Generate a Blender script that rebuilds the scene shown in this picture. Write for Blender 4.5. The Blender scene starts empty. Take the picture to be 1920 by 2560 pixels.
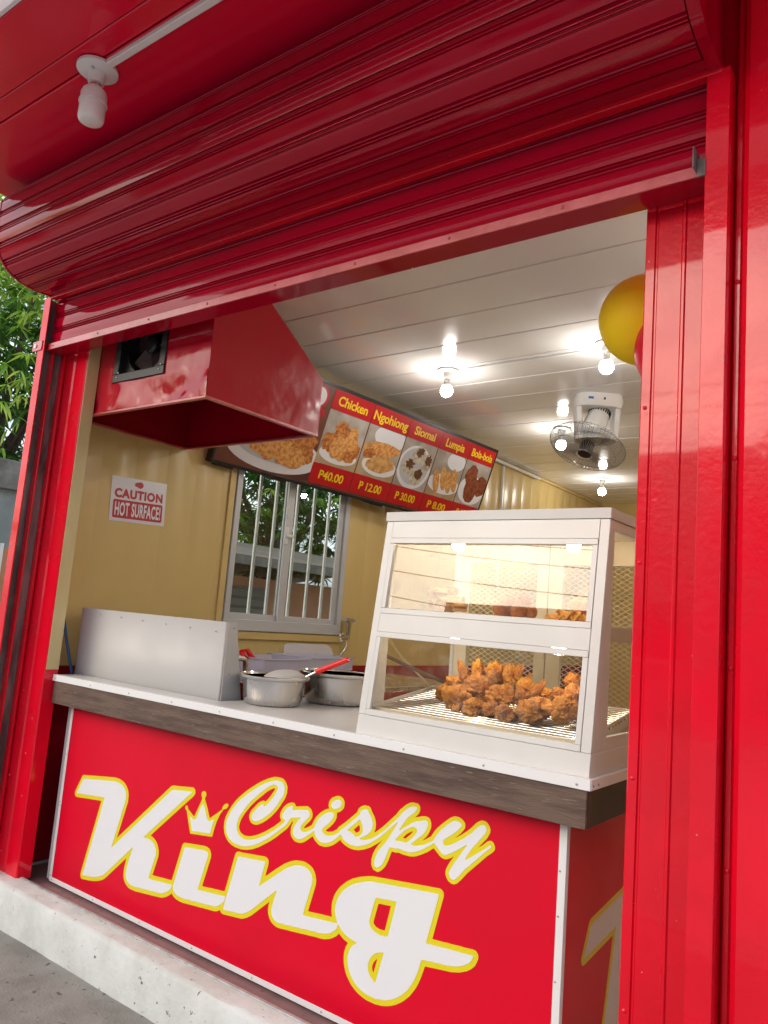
import bpy, bmesh, math, random, json
from mathutils import Vector, Matrix, noise
random.seed(7)
R = math.radians
S = bpy.context.scene
COL = S.collection

# ------------------------------------------------------------------ camera
# The scene is written with the camera at the origin and the street 1.475 m below it; everything is
# lifted by GROUND at the very end so that the street lies at z = 0.
GROUND = 1.475
CAM_RIGHT = Vector((0.80016, 0.59447, 0.07963))
CAM_DOWN = Vector((-0.01807, 0.15660, -0.98750))
CAM_FWD = Vector((-0.59951, 0.78872, 0.13605))
cam_d = bpy.data.cameras.new('camera')
cam = bpy.data.objects.new('camera', cam_d)
COL.objects.link(cam)
cam_d.sensor_fit = 'VERTICAL'
cam_d.sensor_height = 36.0
cam_d.sensor_width = 27.0
cam_d.lens = 36.0 * 1933.84 / 2560.0
cam_d.clip_start = 0.02
cam_d.clip_end = 800
m = Matrix.Identity(4)
for i in range(3):
    m[i][0] = CAM_RIGHT[i]; m[i][1] = -CAM_DOWN[i]; m[i][2] = -CAM_FWD[i]
cam.matrix_world = m
S.camera = cam

def at(px, py, y=None, x=None, z=None):
    """the point of the place seen at photo position (px, py) on the plane y, x or z"""
    d = CAM_RIGHT * ((px - 960) / 1933.84) + CAM_DOWN * ((py - 1280) / 1933.84) + CAM_FWD
    if y is not None: return d * (y / d.y)
    if x is not None: return d * (x / d.x)
    return d * (z / d.z)

# ------------------------------------------------------------------ world, sun, exposure
SUN_EL, SUN_ROT = R(26), R(207)
world = bpy.data.worlds.new('World')
S.world = world
world.use_nodes = True
nt = world.node_tree
nt.nodes.clear()
N = nt.nodes.new; L = nt.links.new
sky = N('ShaderNodeTexSky'); sky.sky_type = 'NISHITA'; sky.sun_disc = False
sky.sun_elevation = SUN_EL; sky.sun_rotation = SUN_ROT; sky.air_density = 1.2; sky.dust_density = 4.0
tc = N('ShaderNodeTexCoord'); mp = N('ShaderNodeMapping'); mp.inputs['Scale'].default_value = (1.0, 1.0, 2.6)
L(tc.outputs['Generated'], mp.inputs['Vector'])
n1 = N('ShaderNodeTexNoise'); n1.inputs['Scale'].default_value = 3.2; n1.inputs['Detail'].default_value = 9; n1.inputs['Roughness'].default_value = .62
n1.inputs['Distortion'].default_value = .6
L(mp.outputs[0], n1.inputs['Vector'])
cr = N('ShaderNodeValToRGB'); cr.color_ramp.elements[0].position = .36; cr.color_ramp.elements[1].position = .56
L(n1.outputs['Fac'], cr.inputs['Fac'])
n2 = N('ShaderNodeTexNoise'); n2.inputs['Scale'].default_value = 5.5; n2.inputs['Detail'].default_value = 7
L(mp.outputs[0], n2.inputs['Vector'])
cc = N('ShaderNodeValToRGB')
cc.color_ramp.elements[0].position = .38; cc.color_ramp.elements[0].color = (4.6, 5.0, 5.8, 1)
cc.color_ramp.elements[1].position = .66; cc.color_ramp.elements[1].color = (12.5, 13.2, 14.2, 1)
L(n2.outputs['Fac'], cc.inputs['Fac'])
# clouds take up some of the clear sky's own glow, so they brighten towards the veiled sun
gl = N('ShaderNodeMix'); gl.data_type = 'RGBA'; gl.blend_type = 'ADD'; gl.inputs['Factor'].default_value = .45
L(cc.outputs['Color'], gl.inputs[6]); L(sky.outputs['Color'], gl.inputs[7])
mx = N('ShaderNodeMix'); mx.data_type = 'RGBA'
L(cr.outputs['Color'], mx.inputs['Factor']); L(sky.outputs['Color'], mx.inputs[6]); L(gl.outputs[2], mx.inputs[7])
bg = N('ShaderNodeBackground'); bg.inputs['Strength'].default_value = 0.14
wo = N('ShaderNodeOutputWorld')
L(mx.outputs[2], bg.inputs['Color']); L(bg.outputs[0], wo.inputs['Surface'])

sun_d = bpy.data.lights.new('sun', 'SUN'); sun_d.energy = 0.68; sun_d.angle = R(40); sun_d.color = (1, .97, .93)
sun = bpy.data.objects.new('sun', sun_d); COL.objects.link(sun)
# the sky's sun_rotation turns clockwise from +Y
sd = Vector((math.sin(SUN_ROT) * math.cos(SUN_EL), math.cos(SUN_ROT) * math.cos(SUN_EL), math.sin(SUN_EL)))
sun.rotation_euler = (-sd).to_track_quat('-Z', 'Y').to_euler()

S.render.engine = 'CYCLES'
S.cycles.use_denoising = True
S.cycles.max_bounces = 6
S.cycles.diffuse_bounces = 3
S.cycles.glossy_bounces = 2
S.cycles.caustics_reflective = False
S.cycles.caustics_refractive = False
S.cycles.use_adaptive_sampling = True
S.cycles.adaptive_threshold = .02
S.cycles.transparent_max_bounces = 12
S.cycles.sample_clamp_indirect = 8
S.view_settings.view_transform = 'Standard'
S.view_settings.look = 'None'
S.view_settings.exposure = 0.30
S.view_settings.gamma = 1.0
S.view_settings.use_curve_mapping = False

# ------------------------------------------------------------------ materials
MATS = {}
def mat(name, col, rough=.5, metal=0.0, col2=None, scale=6.0, detail=3.0, lo=.4, hi=.62, bump=0.0, bscale=80.0, bump2=0.0, b2scale=4.0,
        rvar=0.0, stretch=(1, 1, 1), emit=0.0, spec=.5, alpha=1.0, trans=0.0, bdist=.004, b2dist=.02, spots=None, coat=0.0, coat_rough=.04):
    mt = bpy.data.materials.new(name); mt.use_nodes = True
    t = mt.node_tree; b = t.nodes['Principled BSDF']
    N = t.nodes.new; L = t.links.new
    b.inputs['Base Color'].default_value = (*col, 1); b.inputs['Roughness'].default_value = rough; b.inputs['Metallic'].default_value = metal
    b.inputs['Specular IOR Level'].default_value = spec
    if coat: b.inputs['Coat Weight'].default_value = coat; b.inputs['Coat Roughness'].default_value = coat_rough; b.inputs['Coat IOR'].default_value = 1.6
    if trans: b.inputs['Transmission Weight'].default_value = trans
    if alpha < 1: b.inputs['Alpha'].default_value = alpha
    tc = N('ShaderNodeTexCoord'); mp = N('ShaderNodeMapping'); mp.inputs['Scale'].default_value = stretch
    L(tc.outputs['Object'], mp.inputs['Vector'])
    last = None
    if col2 or rvar:
        n = N('ShaderNodeTexNoise'); n.inputs['Scale'].default_value = scale; n.inputs['Detail'].default_value = detail; n.inputs['Roughness'].default_value = .6
        L(mp.outputs[0], n.inputs['Vector'])
        r = N('ShaderNodeMapRange'); r.inputs[1].default_value = lo; r.inputs[2].default_value = hi; L(n.outputs['Fac'], r.inputs[0])
        if col2:
            x = N('ShaderNodeMix'); x.data_type = 'RGBA'; x.inputs[6].default_value = (*col, 1); x.inputs[7].default_value = (*col2, 1)
            L(r.outputs[0], x.inputs['Factor']); L(x.outputs[2], b.inputs['Base Color']); last = x.outputs[2]
        if rvar:
            q = N('ShaderNodeMapRange'); q.inputs[3].default_value = rough - rvar; q.inputs[4].default_value = rough + rvar; L(r.outputs[0], q.inputs[0])
            L(q.outputs[0], b.inputs['Roughness'])
    if spots:   # (colour, scale, threshold, width)
        n = N('ShaderNodeTexNoise'); n.inputs['Scale'].default_value = spots[1]; n.inputs['Detail'].default_value = 3; n.inputs['Roughness'].default_value = .7
        L(mp.outputs[0], n.inputs['Vector'])
        r = N('ShaderNodeMapRange'); r.inputs[1].default_value = spots[2]; r.inputs[2].default_value = spots[2] + spots[3]; L(n.outputs['Fac'], r.inputs[0])
        x = N('ShaderNodeMix'); x.data_type = 'RGBA'; x.inputs[7].default_value = (*spots[0], 1)
        if last: L(last, x.inputs[6])
        else: x.inputs[6].default_value = (*col, 1)
        L(r.outputs[0], x.inputs['Factor']); L(x.outputs[2], b.inputs['Base Color'])
    prev = None
    for st, sc, di in ((bump2, b2scale, b2dist), (bump, bscale, bdist)):
        if st:
            n = N('ShaderNodeTexNoise'); n.inputs['Scale'].default_value = sc; n.inputs['Detail'].default_value = 2
            L(mp.outputs[0], n.inputs['Vector'])
            u = N('ShaderNodeBump'); u.inputs['Strength'].default_value = st; u.inputs['Distance'].default_value = di
            L(n.outputs['Fac'], u.inputs['Height'])
            if prev: L(prev, u.inputs['Normal'])
            prev = u.outputs['Normal']
    if prev: L(prev, b.inputs['Normal'])
    if emit:
        b.inputs['Emission Color'].default_value = (*col, 1); b.inputs['Emission Strength'].default_value = emit
    MATS[name] = mt
    return mt

def glass(name, tint=(.97, .98, .97), f0=.05, dirt=0.0, top=1.0):
    """a thin pane: clear, mirroring more towards grazing angles, the same from both sides"""
    mt = bpy.data.materials.new(name); mt.use_nodes = True
    t = mt.node_tree; t.nodes.clear(); N = t.nodes.new; L = t.links.new
    lw = N('ShaderNodeLayerWeight'); lw.inputs['Blend'].default_value = .5
    p = N('ShaderNodeMath'); p.operation = 'POWER'; p.inputs[1].default_value = 4.5; L(lw.outputs['Facing'], p.inputs[0])
    r = N('ShaderNodeMapRange'); r.inputs[3].default_value = f0; r.inputs[4].default_value = top; L(p.outputs[0], r.inputs[0])
    tr = N('ShaderNodeBsdfTransparent'); tr.inputs['Color'].default_value = (*tint, 1)
    gl = N('ShaderNodeBsdfGlossy'); gl.inputs['Roughness'].default_value = .01
    mxs = N('ShaderNodeMixShader'); L(r.outputs[0], mxs.inputs[0]); L(tr.outputs[0], mxs.inputs[1]); L(gl.outputs[0], mxs.inputs[2])
    out = N('ShaderNodeOutputMaterial')
    if dirt:
        df = N('ShaderNodeBsdfDiffuse'); df.inputs['Color'].default_value = (.75, .72, .66, 1)
        n = N('ShaderNodeTexNoise'); n.inputs['Scale'].default_value = 9; n.inputs['Detail'].default_value = 9; n.inputs['Roughness'].default_value = .75
        tc = N('ShaderNodeTexCoord'); L(tc.outputs['Object'], n.inputs['Vector'])
        k = N('ShaderNodeMapRange'); k.inputs[1].default_value = .5; k.inputs[2].default_value = .8; k.inputs[4].default_value = dirt; L(n.outputs['Fac'], k.inputs[0])
        m2 = N('ShaderNodeMixShader'); L(k.outputs[0], m2.inputs[0]); L(mxs.outputs[0], m2.inputs[1]); L(df.outputs[0], m2.inputs[2])
        L(m2.outputs[0], out.inputs['Surface'])
    else:
        L(mxs.outputs[0], out.inputs['Surface'])
    MATS[name] = mt
    return mt

mat('red_paint', (.78, .0026, .022), .24, coat=.50, spec=.18, bump=.28, bscale=56, rvar=.07, bump2=.05, b2scale=5, col2=(.68, .0026, .019), scale=3, bdist=.003, spots=((.75, .45, .42), 38, .735, .02))
mat('red_shutter', (.43, .0018, .022), .07, spec=.38, bump2=.07, b2scale=7, col2=(.38, .0020, .020), scale=4, bdist=.002, b2dist=.01, stretch=(.25, 1, 1))
mat('red_bar', (.58, .05, .075), .34, coat=1.0, coat_rough=.25, bump=.5, bscale=260, bdist=.0015, col2=(.44, .005, .016))  # pale pink in the grain stands in for sky sheen on the paint
mat('red_sheet', (.42, .0022, .017), .16, coat=.30, spec=.30, bump2=.28, b2scale=6, b2dist=.03, bump=.05, bscale=60)
mat('red_soffit', (.80, .004, .040), .24, coat=.25, spec=.25, bump2=.10, b2scale=4, col2=(.72, .0035, .034), scale=2, stretch=(.4, 1, 1))
mat('red_vinyl', (.74, .0022, .026), .42, spec=.22, col2=(.68, .002, .023), scale=2, rvar=.08, bump2=.05, b2scale=2.5, b2dist=.02, spots=((.80, .22, .22), 60, .745, .02))
mat('red_wall', (.33, .004, .012), .25)
mat('white_vinyl', (.80, .81, .84), .45)
mat('yellow_vinyl', (.78, .67, .012), .38)
mat('steel_bare', (.20, .22, .23), .45, metal=.6, col2=(.10, .09, .09), scale=9, stretch=(1, 1, .3))
mat('track_dark', (.09, .075, .075), .6, metal=.3, col2=(.28, .24, .24), scale=14, stretch=(1, 1, .2))  # dark metal with paler upright streaks
mat('cream', (.70, .52, .21), .28, bump=.02, bscale=18, bdist=.003, col2=(.68, .50, .20), scale=3, stretch=(1, 1, .4))
mat('cream_edge', (.66, .53, .27), .35, col2=(.60, .47, .23), scale=8, stretch=(1, 1, .2))
mat('pvc', (.87, .85, .82), .11, rvar=.03, scale=3, stretch=(.2, 1, 1), bump2=.05, b2scale=6, b2dist=.01)
mat('pvc_gap', (.70, .68, .64), .5)
mat('white_plastic', (.80, .80, .78), .30)
mat('white_metal', (.70, .695, .67), .28, col2=(.66, .655, .63), scale=4)
mat('white_trim', (.82, .82, .82), .35)
mat('cream_metal', (.74, .66, .50), .35)
mat('alu', (.58, .59, .60), .42, metal=.15)
mat('stainless', (.62, .60, .58), .26, metal=1.0, rvar=.07, scale=9, bump2=.06, b2scale=6, stretch=(1, 1, .5))
mat('stainless_sheet', (.50, .49, .475), .58, metal=.12, rvar=.05, scale=5)
mat('chrome', (.75, .74, .72), .10, metal=1.0)
mat('rod', (.86, .84, .80), .16, metal=1.0)
mat('plywood', (.145, .092, .068), .62, col2=(.070, .040, .030), scale=9, detail=9, lo=.42, hi=.66, stretch=(.5, 1, 5), bump=.45, bscale=60, bdist=.003,
    spots=((.20, .16, .13), 30, .62, .08))
mat('plywood_edge', (.055, .018, .014), .5, col2=(.03, .012, .010), scale=20, stretch=(1, 1, .3))
mat('black', (.012, .012, .013), .35)
mat('dark', (.02, .014, .012), .6)
mat('board_brown', (.16, .045, .025), .4, col2=(.07, .022, .014), scale=2)
mat('screw', (.45, .44, .43), .35, metal=.9)
mat('blue_cable', (.03, .16, .42), .4)
mat('concrete_white', (.70, .72, .70), .75, col2=(.58, .60, .56), scale=6, detail=9, bump=.6, bscale=55, bdist=.004, bump2=.3, b2scale=7,
    spots=((.18, .14, .11), 34, .66, .05))
mat('kerb_top', (.62, .40, .38), .7, col2=(.66, .60, .55), scale=5, detail=8, lo=.38, hi=.6, bump=.8, bscale=50, bdist=.006, spots=((.20, .13, .105), 22, .585, .05))
mat('sill_paint', (.30, .17, .165), .5, col2=(.24, .15, .14), scale=12, bump=.3, bscale=60, spots=((.16, .09, .08), 30, .62, .05))
mat('galv', (.52, .54, .53), .42, metal=.25, col2=(.38, .40, .38), scale=20)
mat('ground', (.29, .275, .245), .85, col2=(.205, .19, .165), scale=3.5, detail=10, bump=.8, bscale=90, bdist=.004, bump2=.5, b2scale=9, spots=((.10, .092, .08), 17, .63, .05))
mat('bounce_road', (.43, .415, .385), .85, col2=(.36, .345, .315), scale=1.5, detail=8, bump=.5, bscale=80)
mat('floor', (.55, .50, .46), .5)
mat('chicken', (.75, .33, .06), .60, col2=(.45, .145, .022), scale=30, detail=8, lo=.36, hi=.66, bump=.9, bscale=120, bdist=.006)
mat('chicken_gold', (.90, .45, .06), .56, col2=(.68, .25, .028), scale=26, detail=8, bump=.9, bscale=110, bdist=.006)
mat('chicken_dark', (.64, .27, .06), .64, col2=(.40, .13, .024), scale=34, detail=8, bump=.9, bscale=130, bdist=.006)
mat('ball', (.42, .14, .025), .5, col2=(.28, .075, .012), scale=40, bump=.4, bscale=90)
mat('crackling', (.62, .34, .14), .45, col2=(.48, .22, .07), scale=25, bump=.5, bscale=80)
mat('leaf', (.14, .29, .030), .40, col2=(.07, .18, .018), scale=3, lo=.35, hi=.65)
mat('leaf_light', (.30, .46, .055), .38)
mat('leaf_dark', (.045, .12, .016), .45)
mat('bark', (.13, .095, .065), .9, col2=(.07, .05, .035), scale=12, stretch=(1, 1, .3), bump=.8, bscale=20, bdist=.02)
mat('house_orange', (.56, .27, .15), .8, col2=(.48, .22, .12), scale=3)
mat('house_grey', (.30, .33, .32), .8, col2=(.22, .25, .24), scale=3)
mat('house_white', (.62, .60, .55), .8, col2=(.50, .48, .43), scale=2)
mat('roof_concrete', (.26, .25, .23), .85, col2=(.13, .125, .11), scale=4, detail=8, bump=.5, bscale=20)
mat('roof_rust', (.17, .115, .085), .7, col2=(.25, .21, .175), scale=6, detail=8, stretch=(1, .3, 1))
mat('window_dark', (.05, .055, .05), .15)
mat('shutter_grey', (.17, .16, .14), .6)
mat('yellow_rubber', (.92, .66, .015), .5, spec=.2)
mat('red_rubber', (.70, .010, .04), .42, spec=.3)
mat('red_plastic', (.75, .012, .010), .25)
mat('clear_plastic', (.74, .75, .86), .20, alpha=.42)
mat('lilac_plastic', (.72, .68, .80), .25, alpha=.50)
mat('paper', (.78, .76, .80), .20)
mat('print_red', (.50, .006, .022), .35)
mat('menu_red', (.48, .006, .014), .30)
mat('menu_yellow', (.80, .58, .01), .35)
mat('menu_back', (.45, .41, .37), .4, col2=(.30, .25, .20), scale=4)
mat('menu_wood', (.46, .34, .20), .4, col2=(.36, .25, .13), scale=6)
mat('menu_plate', (.72, .72, .74), .4)
mat('menu_plate_shade', (.48, .48, .50), .4)
mat('food_fried', (.62, .25, .05), .45, col2=(.30, .075, .012), scale=34, detail=9, lo=.38, hi=.6)
mat('food_fried_light', (.74, .38, .11), .45, col2=(.46, .15, .028), scale=40, detail=9, lo=.42, hi=.62)
mat('food_roll', (.66, .38, .13), .45, col2=(.45, .20, .055), scale=24, detail=7)
mat('food_dumpling', (.60, .56, .44), .45, col2=(.40, .33, .22), scale=26)
mat('food_dark', (.075, .028, .014), .4, col2=(.18, .06, .025), scale=40)
mat('food_meatball', (.30, .075, .030), .35, col2=(.13, .030, .014), scale=30, detail=8)
mat('bulb_on', (1.0, .96, .90), .4, emit=125)
mat('warm_bulb', (1.0, .82, .56), .4, emit=32)
mat('bulb_off', (.80, .78, .76), .25)
mat('wire', (.30, .29, .28), .35, metal=.5)
mat('fan_blade', (.05, .05, .055), .3, alpha=.35)
mat('cable_black', (.02, .02, .02), .5)
def leafmat(name, col, col2):
    mt = bpy.data.materials.new(name); mt.use_nodes = True
    t = mt.node_tree; t.nodes.clear(); N = t.nodes.new; L = t.links.new
    oi = N('ShaderNodeTexCoord'); n = N('ShaderNodeTexNoise'); n.inputs['Scale'].default_value = 3; n.inputs['Detail'].default_value = 2; L(oi.outputs['Object'], n.inputs['Vector'])
    x = N('ShaderNodeMix'); x.data_type = 'RGBA'; x.inputs[6].default_value = (*col, 1); x.inputs[7].default_value = (*col2, 1)
    r = N('ShaderNodeMapRange'); r.inputs[1].default_value = .35; r.inputs[2].default_value = .65; L(n.outputs['Fac'], r.inputs[0]); L(r.outputs[0], x.inputs['Factor'])
    d = N('ShaderNodeBsdfPrincipled'); d.inputs['Roughness'].default_value = .42; L(x.outputs[2], d.inputs['Base Color'])
    tl = N('ShaderNodeBsdfTranslucent'); L(x.outputs[2], tl.inputs['Color'])
    m2 = N('ShaderNodeMixShader'); m2.inputs[0].default_value = .42; L(d.outputs[0], m2.inputs[1]); L(tl.outputs[0], m2.inputs[2])
    o = N('ShaderNodeOutputMaterial'); L(m2.outputs[0], o.inputs['Surface']); MATS[name] = mt
def sheetmat(name, col):
    mt = bpy.data.materials.new(name); mt.use_nodes = True
    t = mt.node_tree; t.nodes.clear(); N = t.nodes.new; L = t.links.new
    d = N('ShaderNodeBsdfPrincipled'); d.inputs['Roughness'].default_value = .3; d.inputs['Base Color'].default_value = (*col, 1)
    tl = N('ShaderNodeBsdfTranslucent'); tl.inputs['Color'].default_value = (*col, 1)
    m2 = N('ShaderNodeMixShader'); m2.inputs[0].default_value = .75; L(d.outputs[0], m2.inputs[1]); L(tl.outputs[0], m2.inputs[2])
    o = N('ShaderNodeOutputMaterial'); L(m2.outputs[0], o.inputs['Surface']); MATS[name] = mt
sheetmat('roof_light', (.86, .72, .68))
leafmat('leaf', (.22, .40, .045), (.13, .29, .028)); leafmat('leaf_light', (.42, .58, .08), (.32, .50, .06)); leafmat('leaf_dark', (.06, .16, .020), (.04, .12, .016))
glass('glass', f0=.055, tint=(.98, .975, .96), dirt=.10)
glass('glass_side', f0=.02, tint=(.98, .975, .96), top=.4)
glass('window_glass', f0=.05, tint=(.86, .90, .88), dirt=.05)

# ------------------------------------------------------------------ mesh helpers
class MB:
    def __init__(s): s.v = []; s.f = []
    def add(s, vs, fs):
        o = len(s.v); s.v += [tuple(p) for p in vs]; s.f += [tuple(i + o for i in q) for q in fs]; return s
    def box(s, x0, x1, y0, y1, z0, z1):
        return s.add([(x, y, z) for x in (x0, x1) for y in (y0, y1) for z in (z0, z1)],
                     [(0, 1, 3, 2), (4, 6, 7, 5), (0, 4, 5, 1), (2, 3, 7, 6), (0, 2, 6, 4), (1, 5, 7, 3)])
    def hexa(s, p):   # 8 points in box order
        return s.add(p, [(0, 1, 3, 2), (4, 6, 7, 5), (0, 4, 5, 1), (2, 3, 7, 6), (0, 2, 6, 4), (1, 5, 7, 3)])
    def obox(s, c, a, u, n, la, lu, ln):
        c = Vector(c); p = [c + Vector(a) * (la * i) + Vector(u) * (lu * j) + Vector(n) * (ln * k) for i in (-.5, .5) for j in (-.5, .5) for k in (-.5, .5)]
        return s.hexa(p)
    def tube(s, pts, r, n=8, caps=True, r2=None):
        pts = [Vector(p) for p in pts]; k = len(pts); rings = []
        up = Vector((0, 0, 1))
        for i, p in enumerate(pts):
            t = (pts[min(i + 1, k - 1)] - pts[max(i - 1, 0)]).normalized()
            a = t.cross(up)
            if a.length < 1e-4: a = t.cross(Vector((0, 1, 0)))
            a.normalize(); b = t.cross(a)
            rr = r if r2 is None else r + (r2 - r) * i / (k - 1)
            rings.append([p + a * (rr * math.cos(2 * math.pi * j / n)) + b * (rr * math.sin(2 * math.pi * j / n)) for j in range(n)])
        vs = [q for g in rings for q in g]; fs = []
        for i in range(k - 1):
            for j in range(n): fs.append((i * n + j, i * n + (j + 1) % n, (i + 1) * n + (j + 1) % n, (i + 1) * n + j))
        if caps: fs += [tuple(range(n - 1, -1, -1)), tuple((k - 1) * n + j for j in range(n))]
        return s.add(vs, fs)
    def lathe(s, prof, c=(0, 0, 0), n=28, ax=None):
        c = Vector(c); q = Vector((0, 0, 1)).rotation_difference(Vector(ax)) if ax is not None else None
        vs = []; fs = []; k = len(prof)
        for r, z in prof:
            for j in range(n):
                p = Vector((r * math.cos(2 * math.pi * j / n), r * math.sin(2 * math.pi * j / n), z))
                vs.append(c + (q @ p if q else p))
        for i in range(k - 1):
            for j in range(n): fs.append((i * n + j, i * n + (j + 1) % n, (i + 1) * n + (j + 1) % n, (i + 1) * n + j))
        if prof[0][0] > 1e-6: fs.append(tuple(range(n - 1, -1, -1)))
        if prof[-1][0] > 1e-6: fs.append(tuple((k - 1) * n + j for j in range(n)))
        return s.add(vs, fs)
    def extrude_x(s, prof, x0, x1, closed=False):   # profile in (y, z)
        k = len(prof); vs = [(x, y, z) for x in (x0, x1) for y, z in prof]; fs = []
        for i in range(k if closed else k - 1):
            j = (i + 1) % k; fs.append((i, j, k + j, k + i))
        if closed: fs += [tuple(range(k - 1, -1, -1)), tuple(range(k, 2 * k))]
        return s.add(vs, fs)
    def build(s, name, m, parent=None, smooth=40, bev=0, seg=2, recalc=True):
        me = bpy.data.meshes.new(name); me.from_pydata(s.v, [], s.f)
        if recalc:
            bm = bmesh.new(); bm.from_mesh(me); bmesh.ops.recalc_face_normals(bm, faces=bm.faces); bm.to_mesh(me); bm.free()
        return link(name, me, m, parent, smooth, bev, seg)

def link(name, me, m, parent=None, smooth=40, bev=0, seg=2):
    o = bpy.data.objects.new(name, me); COL.objects.link(o)
    if m: me.materials.append(MATS[m])
    if parent: o.parent = parent
    if smooth:
        me.polygons.foreach_set('use_smooth', [True] * len(me.polygons))
        me.set_sharp_from_angle(angle=R(smooth))
    if bev:
        b = o.modifiers.new('bevel', 'BEVEL'); b.width = bev; b.segments = seg; b.limit_method = 'ANGLE'; b.angle_limit = R(40)
    return o

def tag(o, label, cat, group=None):
    o['label'] = label; o['category'] = cat
    if group: o['group'] = group
    return o
def thing(name, label, cat, loc=(0, 0, 0), group=None):
    o = bpy.data.objects.new(name, None); COL.objects.link(o); o.location = loc; o.empty_display_size = .05
    return tag(o, label, cat, group)
def structure(o): o['kind'] = 'structure'; return o
def box(name, m, parent, x0, x1, y0, y1, z0, z1, bev=.002):
    return MB().box(x0, x1, y0, y1, z0, z1).build(name, m, parent, bev=bev)
def copy_tree(o, parent=None):
    c = o.copy(); COL.objects.link(c); c.parent = parent
    for ch in list(o.children): copy_tree(ch, c)
    return c
def frame_empty(name, origin, a, u, parent=None):
    o = bpy.data.objects.new(name, None); COL.objects.link(o)
    a = Vector(a).normalized(); u = Vector(u).normalized(); n = a.cross(u)
    mm = Matrix.Identity(4)
    for i in range(3): mm[i][0] = a[i]; mm[i][1] = u[i]; mm[i][2] = n[i]; mm[i][3] = origin[i]
    o.matrix_world = mm
    if parent: o.parent = parent
    return o
def flat(name, loops, m, parent, z=0.0, thick=.0006, xf=None):
    """a flat cut-out lying in its parent's local plane"""
    cu = bpy.data.curves.new(name, 'CURVE'); cu.dimensions = '2D'; cu.fill_mode = 'BOTH'; cu.extrude = thick / 2
    for lp in loops:
        sp = cu.splines.new('POLY'); sp.points.add(len(lp) - 1); sp.use_cyclic_u = True
        for i, (x, y) in enumerate(lp): sp.points[i].co = (x, y, 0, 1)
    tmp = bpy.data.objects.new('t', cu); COL.objects.link(tmp)
    dg = bpy.context.evaluated_depsgraph_get()
    me = bpy.data.meshes.new_from_object(tmp.evaluated_get(dg))
    bpy.data.objects.remove(tmp); bpy.data.curves.remove(cu)
    for v in me.vertices:
        v.co.z += z
        if xf: v.co = xf @ v.co
    me.materials.clear(); me.name = name
    return link(name, me, m, parent, smooth=0)
def text(name, s, m, parent, x0, x1, y0, y1, z=0.0, bold=.02, space=1.0, thick=.0006, shear=0.0, rot=0.0):
    """lettering fitted into a rectangle of its parent's local plane"""
    cu = bpy.data.curves.new(name, 'FONT'); cu.body = s; cu.offset = bold; cu.space_character = space; cu.shear = shear; cu.extrude = 0; cu.resolution_u = 4
    tmp = bpy.data.objects.new('t', cu); COL.objects.link(tmp)
    dg = bpy.context.evaluated_depsgraph_get()
    me = bpy.data.meshes.new_from_object(tmp.evaluated_get(dg))
    bpy.data.objects.remove(tmp); bpy.data.curves.remove(cu)
    xs = [v.co.x for v in me.vertices]; ys = [v.co.y for v in me.vertices]
    ax, bx, ay, by = min(xs), max(xs), min(ys), max(ys)
    for v in me.vertices:
        v.co = (x0 + (v.co.x - ax) / (bx - ax) * (x1 - x0), y0 + (v.co.y - ay) / (by - ay) * (y1 - y0), z)
    me.materials.clear(); me.name = name
    return link(name, me, m, parent, smooth=0)
def rrect(x0, x1, y0, y1, r, n=5):
    out = []
    for cx, cy, a0 in ((x1 - r, y1 - r, 0), (x0 + r, y1 - r, 90), (x0 + r, y0 + r, 180), (x1 - r, y0 + r, 270)):
        for i in range(n + 1):
            a = R(a0 + 90 * i / n); out.append((cx + r * math.cos(a), cy + r * math.sin(a)))
    return out
def ellipse(cx, cy, rx, ry, n=36, rot=0.0):
    return [(cx + rx * math.cos(t) * math.cos(rot) - ry * math.sin(t) * math.sin(rot), cy + rx * math.cos(t) * math.sin(rot) + ry * math.sin(t) * math.cos(rot))
            for t in (2 * math.pi * i / n for i in range(n))]
def blob(cx, cy, rx, ry, seed, amp=.18, n=48, rot=0.0, fr=2.2):
    out = []
    for i in range(n):
        t = 2 * math.pi * i / n
        k = 1 + amp * noise.noise(Vector((math.cos(t) * fr, math.sin(t) * fr, seed * 3.7))) * 1.6 + amp * .5 * noise.noise(Vector((math.cos(t) * fr * 3, math.sin(t) * fr * 3, seed * 5.1)))
        x, y = rx * k * math.cos(t), ry * k * math.sin(t)
        out.append((cx + x * math.cos(rot) - y * math.sin(rot), cy + x * math.sin(rot) + y * math.cos(rot)))
    return out
SCREW = MB().lathe([(.0045, 0), (.0045, .0012), (.0028, .0028), (0, .0032)], n=10).build('screw', 'screw').data
bpy.data.objects.remove(bpy.data.objects['screw'])
def screw(p, nrm, parent, sc=1.0, m=None):
    o = bpy.data.objects.new('screw', SCREW); COL.objects.link(o); o.parent = parent
    o.rotation_euler = Vector((0, 0, 1)).rotation_difference(Vector(nrm)).to_euler()
    o.location = p; o.scale = (sc, sc, sc)
    if m:
        o.material_slots[0].link = 'OBJECT'; o.material_slots[0].material = MATS[m]
    return o

# ================================================================== the setting
# ground: one sheet out to the horizon, finer near the kiosk
me = bpy.data.meshes.new('ground')
me.from_pydata([(-200, -200, -GROUND), (200, -200, -GROUND), (200, 200, -GROUND), (-200, 200, -GROUND)], [], [(0, 1, 2, 3)])
structure(link('ground', me, 'ground', smooth=0))
me = bpy.data.meshes.new('bounce_road')  # unseen pale road strip, added to bounce light up under the soffit
me.from_pydata([(-200, -9.2, -GROUND + .004), (200, -9.2, -GROUND + .004), (200, -.35, -GROUND + .004), (-200, -.35, -GROUND + .004)], [], [(0, 1, 2, 3)])
structure(link('bounce_road', me, 'bounce_road', smooth=0))
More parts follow.
